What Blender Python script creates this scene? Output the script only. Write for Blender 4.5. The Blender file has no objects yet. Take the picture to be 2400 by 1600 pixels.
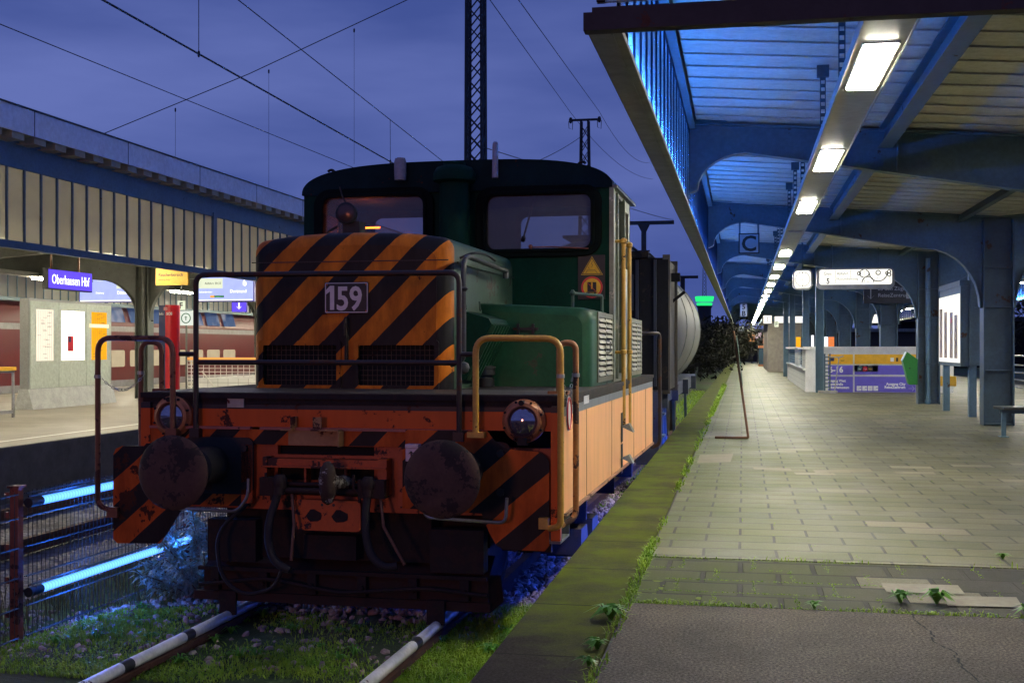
import bpy, bmesh, math, random
from mathutils import Vector, Matrix, noise as mnoise
S = bpy.context.scene
C = S.collection
R = math.radians
PI = math.pi
random.seed(7)
# ------------------------------------------------------------------ camera
F = 2800.0
TH = math.atan(540 / F)
CX, SX = math.cos(TH), math.sin(TH)
CAMZ = 1.30                      # platform surface is z = 0, rail head is z = -0.55
cam = bpy.data.cameras.new('camera'); camo = bpy.data.objects.new('camera', cam); C.objects.link(camo)
camo.location = (0, 0, CAMZ); camo.rotation_euler = (R(90), 0, TH)
cam.sensor_width = 36; cam.lens = 36 * F / 2400; cam.shift_y = 12 / 2400
cam.clip_start = 0.1; cam.clip_end = 3000
S.camera = camo
S.view_settings.view_transform = 'Standard'; S.view_settings.look = 'None'
S.view_settings.exposure = 0.32; S.view_settings.gamma = 1
# ------------------------------------------------------------------ dusk sky
W = bpy.data.worlds.new('World'); S.world = W; W.use_nodes = True
wt = W.node_tree; wt.nodes.clear()
wo = wt.nodes.new('ShaderNodeOutputWorld'); wb = wt.nodes.new('ShaderNodeBackground')
sky = wt.nodes.new('ShaderNodeTexSky'); sky.sky_type = 'NISHITA'; sky.sun_disc = False
sky.sun_elevation = R(-5.5); sky.sun_rotation = R(200); sky.ozone_density = 6; sky.air_density = 1.3
tcw = wt.nodes.new('ShaderNodeTexCoord'); mpw = wt.nodes.new('ShaderNodeMapping'); mpw.inputs['Scale'].default_value = (1.0, 1.0, 4.5)
nzw = wt.nodes.new('ShaderNodeTexNoise'); nzw.inputs['Scale'].default_value = 2.6; nzw.inputs['Detail'].default_value = 5
rpw = wt.nodes.new('ShaderNodeValToRGB'); rpw.color_ramp.elements[0].position = .34; rpw.color_ramp.elements[1].position = .68
rpw.color_ramp.elements[0].color = (.044, .070, .245, 1); rpw.color_ramp.elements[1].color = (.100, .134, .37, 1)
mxw = wt.nodes.new('ShaderNodeMix'); mxw.data_type = 'RGBA'; mxw.blend_type = 'ADD'; mxw.inputs[0].default_value = .03
wt.links.new(tcw.outputs['Generated'], mpw.inputs[0]); wt.links.new(mpw.outputs[0], nzw.inputs[0]); wt.links.new(nzw.outputs[0], rpw.inputs[0])
wt.links.new(rpw.outputs[0], mxw.inputs[6]); wt.links.new(sky.outputs[0], mxw.inputs[7])
wt.links.new(mxw.outputs[2], wb.inputs[0]); wb.inputs[1].default_value = 1.0
wt.links.new(wb.outputs[0], wo.inputs[0])

LAMP = 136.0       # strength of the canopy fluorescents
# ------------------------------------------------------------------ pixel -> world helper (2400 px photograph)
def at(px, py, X=None, Y=None, Z=None):
    u, v = px - 1200, 812 - py
    d = (u * CX - F * SX, u * SX + F * CX, v)
    k = X / d[0] if X is not None else (Y / d[1] if Y is not None else (Z - CAMZ) / d[2])
    return Vector((d[0] * k, d[1] * k, CAMZ + d[2] * k))
# ------------------------------------------------------------------ objects
def tag(o, label=None, cat=None, group=None, kind=None):
    if label: o['label'] = label
    if cat: o['category'] = cat
    if group: o['group'] = group
    if kind: o['kind'] = kind
    return o
def thing(name, label, cat, loc=(0, 0, 0), rz=0, group=None):
    o = bpy.data.objects.new(name, None); C.objects.link(o); o.empty_display_size = .1
    o.location = loc; o.rotation_euler = (0, 0, rz)
    return tag(o, label, cat, group)
ORD = ['first', 'second', 'third', 'fourth', 'fifth', 'sixth', 'seventh', 'eighth', 'ninth', 'tenth', 'eleventh', 'twelfth']
class MB:
    def __init__(s): s.v = []; s.f = []; s.sm = []
    def add(s, vs, fs, smooth=False):
        b = len(s.v); s.v += [tuple(v) for v in vs]
        for f in fs: s.f.append([b + i for i in f]); s.sm.append(smooth)
        return s
    def box(s, x0, x1, y0, y1, z0, z1):
        x0, x1 = min(x0, x1), max(x0, x1); y0, y1 = min(y0, y1), max(y0, y1); z0, z1 = min(z0, z1), max(z0, z1)
        return s.add([(x0,y0,z0),(x1,y0,z0),(x1,y1,z0),(x0,y1,z0),(x0,y0,z1),(x1,y0,z1),(x1,y1,z1),(x0,y1,z1)],
                     [(0,3,2,1),(4,5,6,7),(0,1,5,4),(1,2,6,5),(2,3,7,6),(3,0,4,7)])
    def obox(s, c, hx, hy, hz, rot):      # oriented box
        m = rot.to_3x3() if hasattr(rot, 'to_3x3') else rot
        vs = [Vector(c) + m @ Vector((a*hx, b*hy, d*hz)) for d in (-1,1) for a, b in ((-1,-1),(1,-1),(1,1),(-1,1))]
        return s.add(vs, [(0,3,2,1),(4,5,6,7),(0,1,5,4),(1,2,6,5),(2,3,7,6),(3,0,4,7)])
    def bar(s, a, b, w, h=None):
        a, b = Vector(a), Vector(b); h = h or w; d = (b - a); L = d.length
        q = d.to_track_quat('Y', 'Z')
        return s.obox((a + b) / 2, w/2, L/2, h/2, q.to_matrix())
    def prism(s, pts, axis, a0, a1, smooth=False):    # pts 2-D polygon extruded along axis
        def mk(p, a):
            return (a, p[0], p[1]) if axis == 'x' else ((p[0], a, p[1]) if axis == 'y' else (p[0], p[1], a))
        n = len(pts)
        vs = [mk(p, a0) for p in pts] + [mk(p, a1) for p in pts]
        s.add(vs, [list(range(n))[::-1], list(range(n, 2*n))] , False)
        b = len(s.v) - 2*n
        for i in range(n):
            j = (i + 1) % n; s.f.append([b+i, b+j, b+n+j, b+n+i]); s.sm.append(smooth)
        return s
    def tube(s, path, r, n=10, caps=True, closed=False):
        P = [Vector(p) for p in path]; m = len(P); rings = []
        up = None
        for i, p in enumerate(P):
            if closed: t = (P[(i+1) % m] - P[i-1])
            else: t = (P[min(i+1, m-1)] - P[max(i-1, 0)])
            t.normalize()
            if up is None:
                up = Vector((0,0,1)) if abs(t.z) < .9 else Vector((1,0,0))
            side = t.cross(up)
            if side.length < 1e-4: side = t.cross(Vector((0,1,0)))
            side.normalize(); up = side.cross(t).normalized()
            rr = r[i] if isinstance(r, (list, tuple)) else r
            rings.append([p + side*math.cos(2*PI*k/n)*rr + up*math.sin(2*PI*k/n)*rr for k in range(n)])
        vs = [v for rg in rings for v in rg]; fs = []
        for i in range(m if closed else m-1):
            j = (i+1) % m
            for k in range(n):
                l = (k+1) % n; fs.append((i*n+k, i*n+l, j*n+l, j*n+k))
        s.add(vs, fs, True)
        if caps and not closed:
            b = len(s.v) - len(vs)
            s.f.append([b+k for k in range(n)][::-1]); s.sm.append(False)
            s.f.append([b+(m-1)*n+k for k in range(n)]); s.sm.append(False)
        return s
    def cyl(s, a, b, r, n=16, r2=None): return s.tube([a, b], [r, r2 if r2 is not None else r], n)
    def lathe(s, prof, c, axis='z', n=24, smooth=True):   # prof: [(r, h)]
        vs = []; c = Vector(c)
        for r, h in prof:
            for k in range(n):
                a = 2*PI*k/n; p = (r*math.cos(a), r*math.sin(a), h)
                if axis == 'y': p = (p[0], p[2], p[1])
                if axis == 'x': p = (p[2], p[0], p[1])
                vs.append(c + Vector(p))
        fs = [(i*n+k, i*n+(k+1)%n, (i+1)*n+(k+1)%n, (i+1)*n+k) for i in range(len(prof)-1) for k in range(n)]
        s.add(vs, fs, smooth); b = len(s.v) - len(vs)
        s.f.append([b+k for k in range(n)][::-1]); s.sm.append(False)
        s.f.append([b+(len(prof)-1)*n+k for k in range(n)]); s.sm.append(False)
        return s
    def build(s, name, mat, parent=None, bevel=0, seg=2):
        me = bpy.data.meshes.new(name); me.from_pydata(s.v, [], s.f)
        bm = bmesh.new(); bm.from_mesh(me); bmesh.ops.recalc_face_normals(bm, faces=bm.faces); bm.to_mesh(me); bm.free()
        me.polygons.foreach_set('use_smooth', s.sm)
        me.update()
        if any(s.sm):
            try: me.set_sharp_from_angle(angle=R(42))
            except Exception: pass
        o = bpy.data.objects.new(name, me); C.objects.link(o)
        if mat: me.materials.append(mat)
        if parent: o.parent = parent
        if bevel:
            b = o.modifiers.new('bevel', 'BEVEL'); b.width = bevel; b.segments = seg; b.limit_method = 'ANGLE'; b.angle_limit = R(40)
        return o
def rrect(x0, x1, z0, z1, r, n=5):       # rounded rectangle, counter clockwise
    pts = []
    for cx, cz, a in ((x1-r, z0+r, -90), (x1-r, z1-r, 0), (x0+r, z1-r, 90), (x0+r, z0+r, 180)):
        for i in range(n+1):
            t = R(a + 90*i/n); pts.append((cx + r*math.cos(t), cz + r*math.sin(t)))
    return pts
def ring_mesh(mb, outer, inner, axis, a0, a1):
    def mk(p, a): return (a, p[0], p[1]) if axis == 'x' else (p[0], a, p[1])
    n = len(outer)
    vs = [mk(p, a0) for p in outer] + [mk(p, a0) for p in inner] + [mk(p, a1) for p in outer] + [mk(p, a1) for p in inner]
    fs = []
    for i in range(n):
        j = (i+1) % n
        fs += [(i, j, n+j, n+i), (2*n+i, 3*n+i, 3*n+j, 2*n+j), (i, 2*n+i, 2*n+j, j), (n+i, n+j, 3*n+j, 3*n+i)]
    return mb.add(vs, fs)
def wall_holes(mb, axis, a0, a1, u0, u1, w0, w1, holes):
    us = sorted({u0, u1, *[h[i] for h in holes for i in (0, 1)]}); ws = sorted({w0, w1, *[h[i] for h in holes for i in (2, 3)]})
    for i in range(len(us)-1):
        for j in range(len(ws)-1):
            uc, wc = (us[i]+us[i+1])/2, (ws[j]+ws[j+1])/2
            if any(h[0] < uc < h[1] and h[2] < wc < h[3] for h in holes): continue
            if axis == 'y': mb.box(us[i], us[i+1], a0, a1, ws[j], ws[j+1])
            else: mb.box(a0, a1, us[i], us[i+1], ws[j], ws[j+1])
    return mb
def bend(pts, r, n=6):                   # round the corners of a polyline
    P = [Vector(p) for p in pts]; out = [P[0]]
    for i in range(1, len(P)-1):
        a, b, c = P[i-1], P[i], P[i+1]; d1 = (a-b).normalized(); d2 = (c-b).normalized()
        rr = min(r, (a-b).length*.49, (c-b).length*.49)
        p, q = b + d1*rr, b + d2*rr
        for k in range(n+1):
            t = k/n; out.append(p*(1-t)**2 + b*2*t*(1-t) + q*t*t)
    out.append(P[-1]); return out
def text(s, size, mat, parent, loc, rz=0, ax='LEFT', ext=.002, name='lettering', sx=1, bold=0):
    cu = bpy.data.curves.new('t', 'FONT'); cu.body = s; cu.size = size; cu.align_x = ax; cu.extrude = ext; cu.resolution_u = 3
    cu.offset = bold
    o = bpy.data.objects.new('t', cu); C.objects.link(o)
    dg = bpy.context.evaluated_depsgraph_get(); dg.update()
    me = bpy.data.meshes.new_from_object(o.evaluated_get(dg)); bpy.data.objects.remove(o)
    m = Matrix.Translation(loc) @ Matrix.Rotation(rz, 4, 'Z') @ Matrix.Rotation(R(90), 4, 'X') @ Matrix.Diagonal((sx, 1, 1, 1))
    me.transform(m)
    me.name = name; me.materials.clear(); me.materials.append(mat)
    o = bpy.data.objects.new(name, me); C.objects.link(o); o.parent = parent
    return o
# ------------------------------------------------------------------ materials
class NT:
    def __init__(s, name):
        s.m = bpy.data.materials.new(name); s.m.use_nodes = True; s.t = s.m.node_tree; s.t.nodes.clear()
        s.out = s.t.nodes.new('ShaderNodeOutputMaterial')
    def n(s, ty, ins=None, **kw):
        nd = s.t.nodes.new('ShaderNode' + ty)
        for k, v in kw.items(): setattr(nd, k, v)
        for k, v in (ins or {}).items():
            if isinstance(v, bpy.types.NodeSocket): s.t.links.new(v, nd.inputs[k])
            else:
                if isinstance(v, (tuple, list)) and len(v) == 3 and nd.inputs[k].type == 'RGBA': v = (*v, 1)
                nd.inputs[k].default_value = v
        return nd
    def math(s, op, a, b=0.0, c=0.0): return s.n('Math', {0: a, 1: b, 2: c}, operation=op).outputs[0]
    def mix(s, f, a, b, bt='MIX'): return s.n('Mix', {0: f, 6: a, 7: b}, data_type='RGBA', blend_type=bt).outputs[2]
    def obj(s): return s.n('TexCoord').outputs['Object']
    def noise(s, vec, sc, det=4, rough=.6, dist=0): return s.n('TexNoise', {'Vector': vec, 'Scale': sc, 'Detail': det, 'Roughness': rough, 'Distortion': dist}).outputs[0]
    def ramp(s, v, a, b, c0=(0,0,0), c1=(1,1,1)):
        r = s.n('ValToRGB', {0: v}); e = r.color_ramp.elements; e[0].position = a; e[1].position = b; e[0].color = (*c0, 1); e[1].color = (*c1, 1); return r.outputs[0]
    def bsdf(s, col, rough=.6, metal=0, bump=None, bs=.2, bd=.02, spec=.5, **kw):
        ins = {'Base Color': col, 'Roughness': rough, 'Metallic': metal, 'Specular IOR Level': spec}; ins.update(kw)
        if bump is not None: ins['Normal'] = s.n('Bump', {'Height': bump, 'Strength': bs, 'Distance': bd}).outputs[0]
        b = s.n('BsdfPrincipled', ins); s.t.links.new(b.outputs[0], s.out.inputs[0]); return s.m
MATS = {}
def paint(name, col, rough=.5, metal=0, rust=0, rustcol=(.09, .03, .015), dirt=.35, sc=5, bs=.15, spec=.5):
    if name in MATS: return MATS[name]
    t = NT(name); v = t.obj(); n1 = t.noise(v, sc, 5); n2 = t.noise(v, sc*7, 4)
    c = t.mix(t.ramp(n1, .3, .75), tuple(x*(1-dirt) for x in col), col)
    c = t.mix(t.ramp(n2, .35, .7), t.mix(1.0, c, (.82, .80, .78), 'MULTIPLY'), c)
    rg = rough
    if rust:
        msk = t.ramp(t.math('ADD', t.math('MULTIPLY', t.noise(v, sc*.9, 3), .75), t.math('MULTIPLY', t.noise(v, sc*6, 5, .7), .35)), .72 - rust*.3, .74 - rust*.3)
        rc = t.mix(n2, rustcol, tuple(x*.35 for x in rustcol)); c = t.mix(msk, c, rc)
        rg = t.math('ADD', rough, t.math('MULTIPLY', msk, .85-rough))
    MATS[name] = t.bsdf(c, rg, metal, n2, bs, .004, spec); return MATS[name]
def plain(name, col, rough=.5, metal=0):
    if name not in MATS:
        t = NT(name); n1 = t.noise(t.obj(), 9, 4); MATS[name] = t.bsdf(t.mix(t.math('MULTIPLY', n1, .35), col, (0, 0, 0)), rough, metal)
    return MATS[name]
def emit(name, col, st, var=0, sc=4):
    if name not in MATS:
        t = NT(name); c = col
        if var: c = t.mix(t.math('MULTIPLY', t.noise(t.obj(), sc, 3), var), col, tuple(x*.4 for x in col))
        e = t.n('Emission', {'Color': c, 'Strength': st}); t.t.links.new(e.outputs[0], t.out.inputs[0]); MATS[name] = t.m
    return MATS[name]
def stripes(name, a, b, per, ph, orange=(.66, .12, .014), black=(.018, .016, .016), rust=.25):
    # diagonal warning stripes in the locomotive's own coordinates
    t = NT(name); v = t.obj(); sp = t.n('SeparateXYZ', {0: v})
    wob = t.math('MULTIPLY', t.math('SUBTRACT', t.noise(v, 3, 2), .5), .02)
    q = t.math('ADD', t.math('SUBTRACT', t.math('MULTIPLY', sp.outputs[0], a), t.math('MULTIPLY', sp.outputs[2], b)), wob)
    fr = t.math('FRACT', t.math('ADD', t.math('DIVIDE', t.math('SUBTRACT', q, ph), per), 40))
    msk = t.math('LESS_THAN', fr, .5)
    n1 = t.noise(v, 4, 5); n2 = t.noise(v, 30, 5, .7)
    oc = t.mix(t.ramp(n1, .3, .7), tuple(x*.7 for x in orange), orange)
    c = t.mix(msk, black, oc); c = t.mix(t.ramp(t.noise(t.n('Mapping', {'Vector': v, 'Scale': (5, 5, 1.2)}).outputs[0], 1.4, 6, .7), .34, .62), t.mix(1.0, c, (.52, .48, .45), 'MULTIPLY'), c)
    rm = t.ramp(t.math('ADD', t.math('MULTIPLY', t.noise(v, 5, 3), .7), t.math('MULTIPLY', n2, .35)), .74-rust*.3, .76-rust*.3)
    c = t.mix(rm, c, t.mix(n2, (.10, .032, .014), (.03, .013, .009)))
    return t.bsdf(c, t.math('ADD', .5, t.math('MULTIPLY', rm, .4)), 0, n2, .25, .004, .18)
def band_paint(name, zb, hi, lo, rust=.3):       # two painted bands, split at local height zb
    t = NT(name); v = t.obj(); sp = t.n('SeparateXYZ', {0: v})
    msk = t.math('GREATER_THAN', sp.outputs[2], zb)
    mp = t.n('Mapping', {'Vector': v, 'Scale': (3, 3, .5)}).outputs[0]
    streak = t.noise(mp, 3, 4); n2 = t.noise(v, 28, 5, .7)
    c = t.mix(msk, t.mix(t.ramp(streak, .30, .66), tuple(x*.84 for x in lo), lo), t.mix(streak, hi, tuple(min(1, x*2.4) for x in hi)))
    rm = t.ramp(t.math('ADD', t.math('MULTIPLY', t.noise(v, 4.5, 3), .7), t.math('MULTIPLY', n2, .35)), .74-rust*.3, .76-rust*.3)
    c = t.mix(rm, c, t.mix(n2, (.11, .035, .015), (.03, .014, .01)))
    return t.bsdf(c, t.math('ADD', .42, t.math('MULTIPLY', rm, .45)), 0, n2, .15, .003, .25)

M = {}
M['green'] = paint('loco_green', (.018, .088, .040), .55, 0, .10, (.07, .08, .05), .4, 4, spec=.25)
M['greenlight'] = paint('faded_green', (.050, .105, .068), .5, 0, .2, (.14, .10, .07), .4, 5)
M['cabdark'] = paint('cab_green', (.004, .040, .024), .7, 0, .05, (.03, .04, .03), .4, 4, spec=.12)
M['roofdark'] = paint('cab_roof_grey', (.008, .026, .028), .8, 0, .05, spec=.12, dirt=.4)
M['stripe_hood'] = stripes('hood_stripes', 1.0, 1.0, .398, -3.337, (.74, .205, .012), rust=.22)
M['stripe_beam'] = stripes('beam_stripes', 1.0, 1.0, .345, -1.30, rust=.12)
M['stripe_shield'] = stripes('shield_stripes', .85, 1.0, .35, .151, rust=.02)
M['stripe_shield_worn'] = stripes('worn_shield_stripes', .85, 1.0, .35, .135, rust=.48)
M['beam'] = band_paint('beam_paint', 1.43, (.022, .018, .018), (.62, .10, .012), .50)
M['skirt'] = band_paint('skirt_paint_lit', 1.40, (.10, .11, .13), (.95, .47, .21), .06)  # orange paled to salmon, lamplight on the side mixed into the colour
M['orange'] = paint('orange_paint', (.54, .085, .012), .5, 0, .38)
M['rust'] = paint('rusty_iron', (.032, .018, .013), .85, 0, .6, (.04, .016, .010), .5, 8, .4)
M['rustdark'] = paint('dark_rusty_iron', (.022, .016, .014), .85, .1, .5, (.035, .018, .013), .5, 8, .4)
M['blackiron'] = paint('black_iron', (.022, .022, .024), .55, .3, .3, dirt=.4)
M['darkvoid'] = plain('dark_interior', (.01, .01, .01), .9)
M['yellowpipe'] = paint('yellow_pipe', (.66, .36, .05), .42, 0, .22, (.10, .04, .02), .3, 9)
M['yellowrust'] = paint('worn_yellow_pipe', (.50, .20, .05), .5, 0, .45, (.09, .04, .025), .4, 7)
M['rubber'] = plain('rubber', (.018, .017, .016), .8)
M['steel'] = paint('bare_steel', (.42, .42, .42), .35, .8, 0, dirt=.3)
M['chrome'] = plain('reflector', (.8, .8, .85), .08, 1)
M['mesh'] = paint('grille_wire', (.12, .07, .04), .6, .3, .3)
M['white'] = paint('white_paint', (.75, .75, .73), .45, 0, 0, dirt=.2)
M['black'] = plain('black_paint', (.015, .015, .015), .5)
M['canblue'] = paint('canopy_blue', (.10, .19, .26), .45, 0, .04, (.1, .06, .04), .25, 3)
M['canbluedark'] = paint('canopy_blue_dark', (.07, .125, .17), .5, 0, .1, (.1, .05, .03), .3, 3)
M['barnavy'] = paint('bar_navy', (.018, .03, .06), .7, 0, .05, spec=.1)
M['ledge'] = paint('ledge_highlight', (.86, .86, .84), .5, 0, 0, dirt=.2)  # white that paints the bright lit edges of the roof boards
M['gutter'] = paint('gutter_zinc', (.25, .27, .24), .5, .1, 0, dirt=.45, sc=6)
M['fascia'] = paint('fascia_sheet', (.86, .86, .90), .5, 0, 0, dirt=.12, sc=2)
M['channel'] = paint('channel_sheet', (.42, .43, .41), .45, 0, 0, dirt=.25, sc=2)
M['galv'] = paint('galvanised', (.45, .45, .45), .4, .5, 0, dirt=.3)
M['rustfence'] = paint('fence_orange_primer', (.30, .07, .03), .6, 0, .35)
M['fencewire'] = paint('fence_wire', (.06, .065, .075), .5, .4, 0)
M['yellowsign'] = paint('yellow_sign', (.72, .42, .02), .5, 0, 0, dirt=.08)
M['signblue'] = plain('sign_blue', (.06, .05, .32), .5)
M['red'] = plain('red_gloss', (.55, .012, .015), .3)
M['navy'] = plain('navy_gloss', (.012, .02, .09), .3)
M['trainred'] = paint('train_red', (.105, .004, .008), .3, 0, 0, dirt=.15)
M['traingrey'] = paint('train_grey', (.28, .28, .30), .4, 0, 0)
M['traindark'] = plain('train_underframe', (.02, .02, .022), .7)
M['darkglass'] = plain('dark_glass', (.02, .03, .05), .08)
M['concrete'] = paint('pale_concrete', (.42, .41, .37), .75, 0, 0, dirt=.2, sc=3)
M['tile'] = None
M['binGreen'] = paint('bin_green', (.02, .22, .03), .4, 0, 0, dirt=.2)
M['boardgreen'] = paint('info_board_enamel', (.46, .52, .47), .25, 0, 0, dirt=.06, sc=2)
M['boardgrey'] = paint('info_board_frame', (.26, .27, .27), .35, .3, 0, dirt=.1)
M['silver'] = paint('tank_sheet', (.115, .112, .10), .6, 0, .12, (.25, .18, .12), .4, 1.5)
M['wagonblack'] = paint('wagon_black', (.010, .010, .014), .8, 0, .25, (.035, .025, .02), .4, 3, spec=.12)
M['wagonbrown'] = paint('wagon_weathered', (.065, .052, .042), .7, 0, .2, (.07, .05, .04), .4, 3)
M['mast'] = paint('mast_steel', (.03, .03, .04), .7, .2, 0)
M['wire'] = plain('wire_black', (.012, .012, .016), .6)
M['brown'] = paint('rust_tube', (.20, .095, .05), .6, .2, .2)
M['lamp'] = emit('lamp_tube_white', (1.0, .96, .77), LAMP)
M['lampfar'] = emit('lamp_tube_white_warm', (1.0, .90, .66), LAMP*1.0)
M['lampfarbare'] = M['lamp']
M['signglow'] = emit('sign_backlight', (1.0, .97, .86), 1.1, .1)
M['blueglow'] = emit('blue_sign_backlight', (.12, .07, .85), 1.3, .4, 6)
M['paleglow'] = emit('display_glow', (.42, .48, 1.0), 1.15, .45, 5)
M['creamglow'] = emit('cream_glow', (.80, .85, .62), .95, .2)
M['whiteglow'] = emit('white_glow', (.95, .95, 1.0), 1.5)
M['yelglow'] = emit('yellow_poster_glow', (1.0, .42, .015), 1.05, .3, 14)
M['warmwin'] = emit('train_window_light', (1.0, .80, .5), .55, .6, 2)
M['greenglow'] = emit('green_neon', (.02, .9, .2), 1.2, .5, .4)
M['redglow'] = emit('red_lamp', (1.0, .04, .02), 3)
M['amber'] = emit('orange_reflection_lamp', (1.0, .10, .008), 14)
def tilemat(name, col, grout, sx, sy, rough=.3, swap='xz', off=.0, sq=1.0):
    t = NT(name); sp = t.n('SeparateXYZ', {0: t.obj()})
    i = {'x': 0, 'y': 1, 'z': 2}
    cv = t.n('CombineXYZ', {0: sp.outputs[i[swap[0]]], 1: sp.outputs[i[swap[1]]]}).outputs[0]
    b = t.n('TexBrick', {'Vector': cv, 'Color1': (*col, 1), 'Color2': (*[c*.9 for c in col], 1), 'Mortar': (*grout, 1), 'Scale': 1, 'Mortar Size': .006, 'Brick Width': sx, 'Row Height': sy})
    b.offset = off; return t.bsdf(b.outputs[0], rough)
M['tile'] = tilemat('white_wall_tiles', (.66, .67, .66), (.25, .25, .25), .3, .15)
M['tiley'] = tilemat('white_wall_tiles_side', (.60, .62, .60), (.25, .25, .25), .3, .15, swap='yz')
# wired glass: part clear, part diffusing
t = NT('wired_glass'); v = t.obj()
tr = t.n('BsdfTransparent', {'Color': (.9, .92, .9)}); tl = t.n('BsdfTranslucent', {'Color': t.mix(t.noise(v, 3, 4), (.66, .64, .55), (.50, .48, .42))})
df = t.n('BsdfPrincipled', {'Base Color': (.42, .43, .40), 'Roughness': .25})
m1 = t.n('MixShader', {0: .25, 1: tl.outputs[0], 2: df.outputs[0]}); m2 = t.n('MixShader', {0: .92, 1: tr.outputs[0], 2: m1.outputs[0]})
t.t.links.new(m2.outputs[0], t.out.inputs[0]); M['wired'] = t.m
t = NT('clear_wired_glass')
tr = t.n('BsdfTransparent', {'Color': (.96, .97, .98)}); df = t.n('BsdfPrincipled', {'Base Color': (.5, .52, .52), 'Roughness': .2}); tl = t.n('BsdfTranslucent', {'Color': (.7, .72, .74)})
m1 = t.n('MixShader', {0: .5, 1: tl.outputs[0], 2: df.outputs[0]}); m2 = t.n('MixShader', {0: .42, 1: tr.outputs[0], 2: m1.outputs[0]})
t.t.links.new(m2.outputs[0], t.out.inputs[0]); M['wiredclear'] = t.m
t = NT('cab_glass'); fr = t.n('Fresnel', {'IOR': 1.5})
tr = t.n('BsdfTransparent', {'Color': (.88, .9, .92)}); gl = t.n('BsdfGlossy', {'Roughness': .05}); dd = t.n('BsdfDiffuse', {'Color': t.mix(t.noise(t.obj(), 5, 4), (.42, .36, .34), (.16, .15, .15))})
m0 = t.n('MixShader', {0: .17, 1: tr.outputs[0], 2: dd.outputs[0]}); m1 = t.n('MixShader', {0: fr.outputs[0], 1: m0.outputs[0], 2: gl.outputs[0]})
t.t.links.new(m1.outputs[0], t.out.inputs[0]); M['cabglass'] = t.m
# blue tubes with bright rings
def tube_mat(name, core, edge, st):
    t = NT(name); v = t.obj(); sp = t.n('SeparateXYZ', {0: v})
    w = t.math('ABSOLUTE', t.math('SINE', t.math('MULTIPLY', sp.outputs[1], 90)))
    lw = t.n('LayerWeight', {0: .45}).outputs[1]
    c = t.mix(lw, core, edge)
    e = t.n('Emission', {'Color': c, 'Strength': t.math('MULTIPLY', t.math('ADD', .75, t.math('MULTIPLY', w, .35)), st)})
    t.t.links.new(e.outputs[0], t.out.inputs[0]); return t.m
M['bluetube'] = tube_mat('blue_neon_tube', (.22, .62, 1.0), (.015, .12, 1.0), 1.9)
M['bluehid'] = emit('blue_fluorescent', (.03, .22, 1.0), 170)
M['blueedge'] = emit('blue_fluorescent_deep', (.02, .09, 1.0), 45)
# ================================================================== THE SETTING
def struct(name, mb, mat, bevel=0): return tag(mb.build(name, mat, None, bevel), kind='structure')
# ground materials
t = NT('trackside_soil'); v = t.obj(); n1 = t.noise(v, 1.3, 6); n2 = t.noise(v, 25, 5, .7); n3 = t.noise(v, .35, 4)
c = t.mix(t.ramp(n1, .38, .62), (.07, .045, .03), (.05, .085, .018)); c = t.mix(t.ramp(n2, .3, .75), t.mix(1.0, c, (.45, .45, .45), 'MULTIPLY'), c)
c = t.mix(t.ramp(n3, .4, .6), c, (.04, .085, .012))
M['soil'] = t.bsdf(c, .95, 0, n2, .8, .03)
t = NT('ballast_bed'); v = t.obj(); vo = t.n('TexVoronoi', {'Vector': v, 'Scale': 22}); n1 = t.noise(v, 2, 4)
c = t.mix(vo.outputs['Color'], (.12, .115, .11), (.30, .28, .27)); c = t.mix(t.ramp(n1, .35, .65), t.mix(1.0, c, (.5, .45, .4), 'MULTIPLY'), c)
M['ballast'] = t.bsdf(c, .9, 0, vo.outputs['Distance'], 1.0, .03)
t = NT('asphalt_platform'); v = t.obj(); n1 = t.noise(v, 1.6, 7, .7); n2 = t.noise(v, 75, 4, .9); n3 = t.noise(v, 2.2, 7, .7)
c = t.mix(t.ramp(n2, .40, .66), (.020, .016, .012), (.23, .195, .15)); c = t.mix(t.ramp(n1, .3, .7), t.mix(1.0, c, (.6, .58, .55), 'MULTIPLY'), t.mix(1.0, c, (1.25, 1.15, 1.05), 'MULTIPLY'))
cr = t.n('TexVoronoi', {'Vector': t.n('Mapping', {'Vector': v, 'Scale': (.42, .22, 1), 'Location': (.15, .3, 0)}).outputs[0], 'Scale': 1.0}, feature='DISTANCE_TO_EDGE')
ce = t.math('ADD', cr.outputs['Distance'], t.math('MULTIPLY', t.math('SUBTRACT', n3, .5), .035))
c = t.mix(t.ramp(ce, .002, .012), (.008, .007, .007), c)
M['asphalt'] = t.bsdf(c, t.ramp(n2, .3, .8, (.85,)*3, (.55,)*3), 0, n2, .7, .004, .22)
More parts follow.
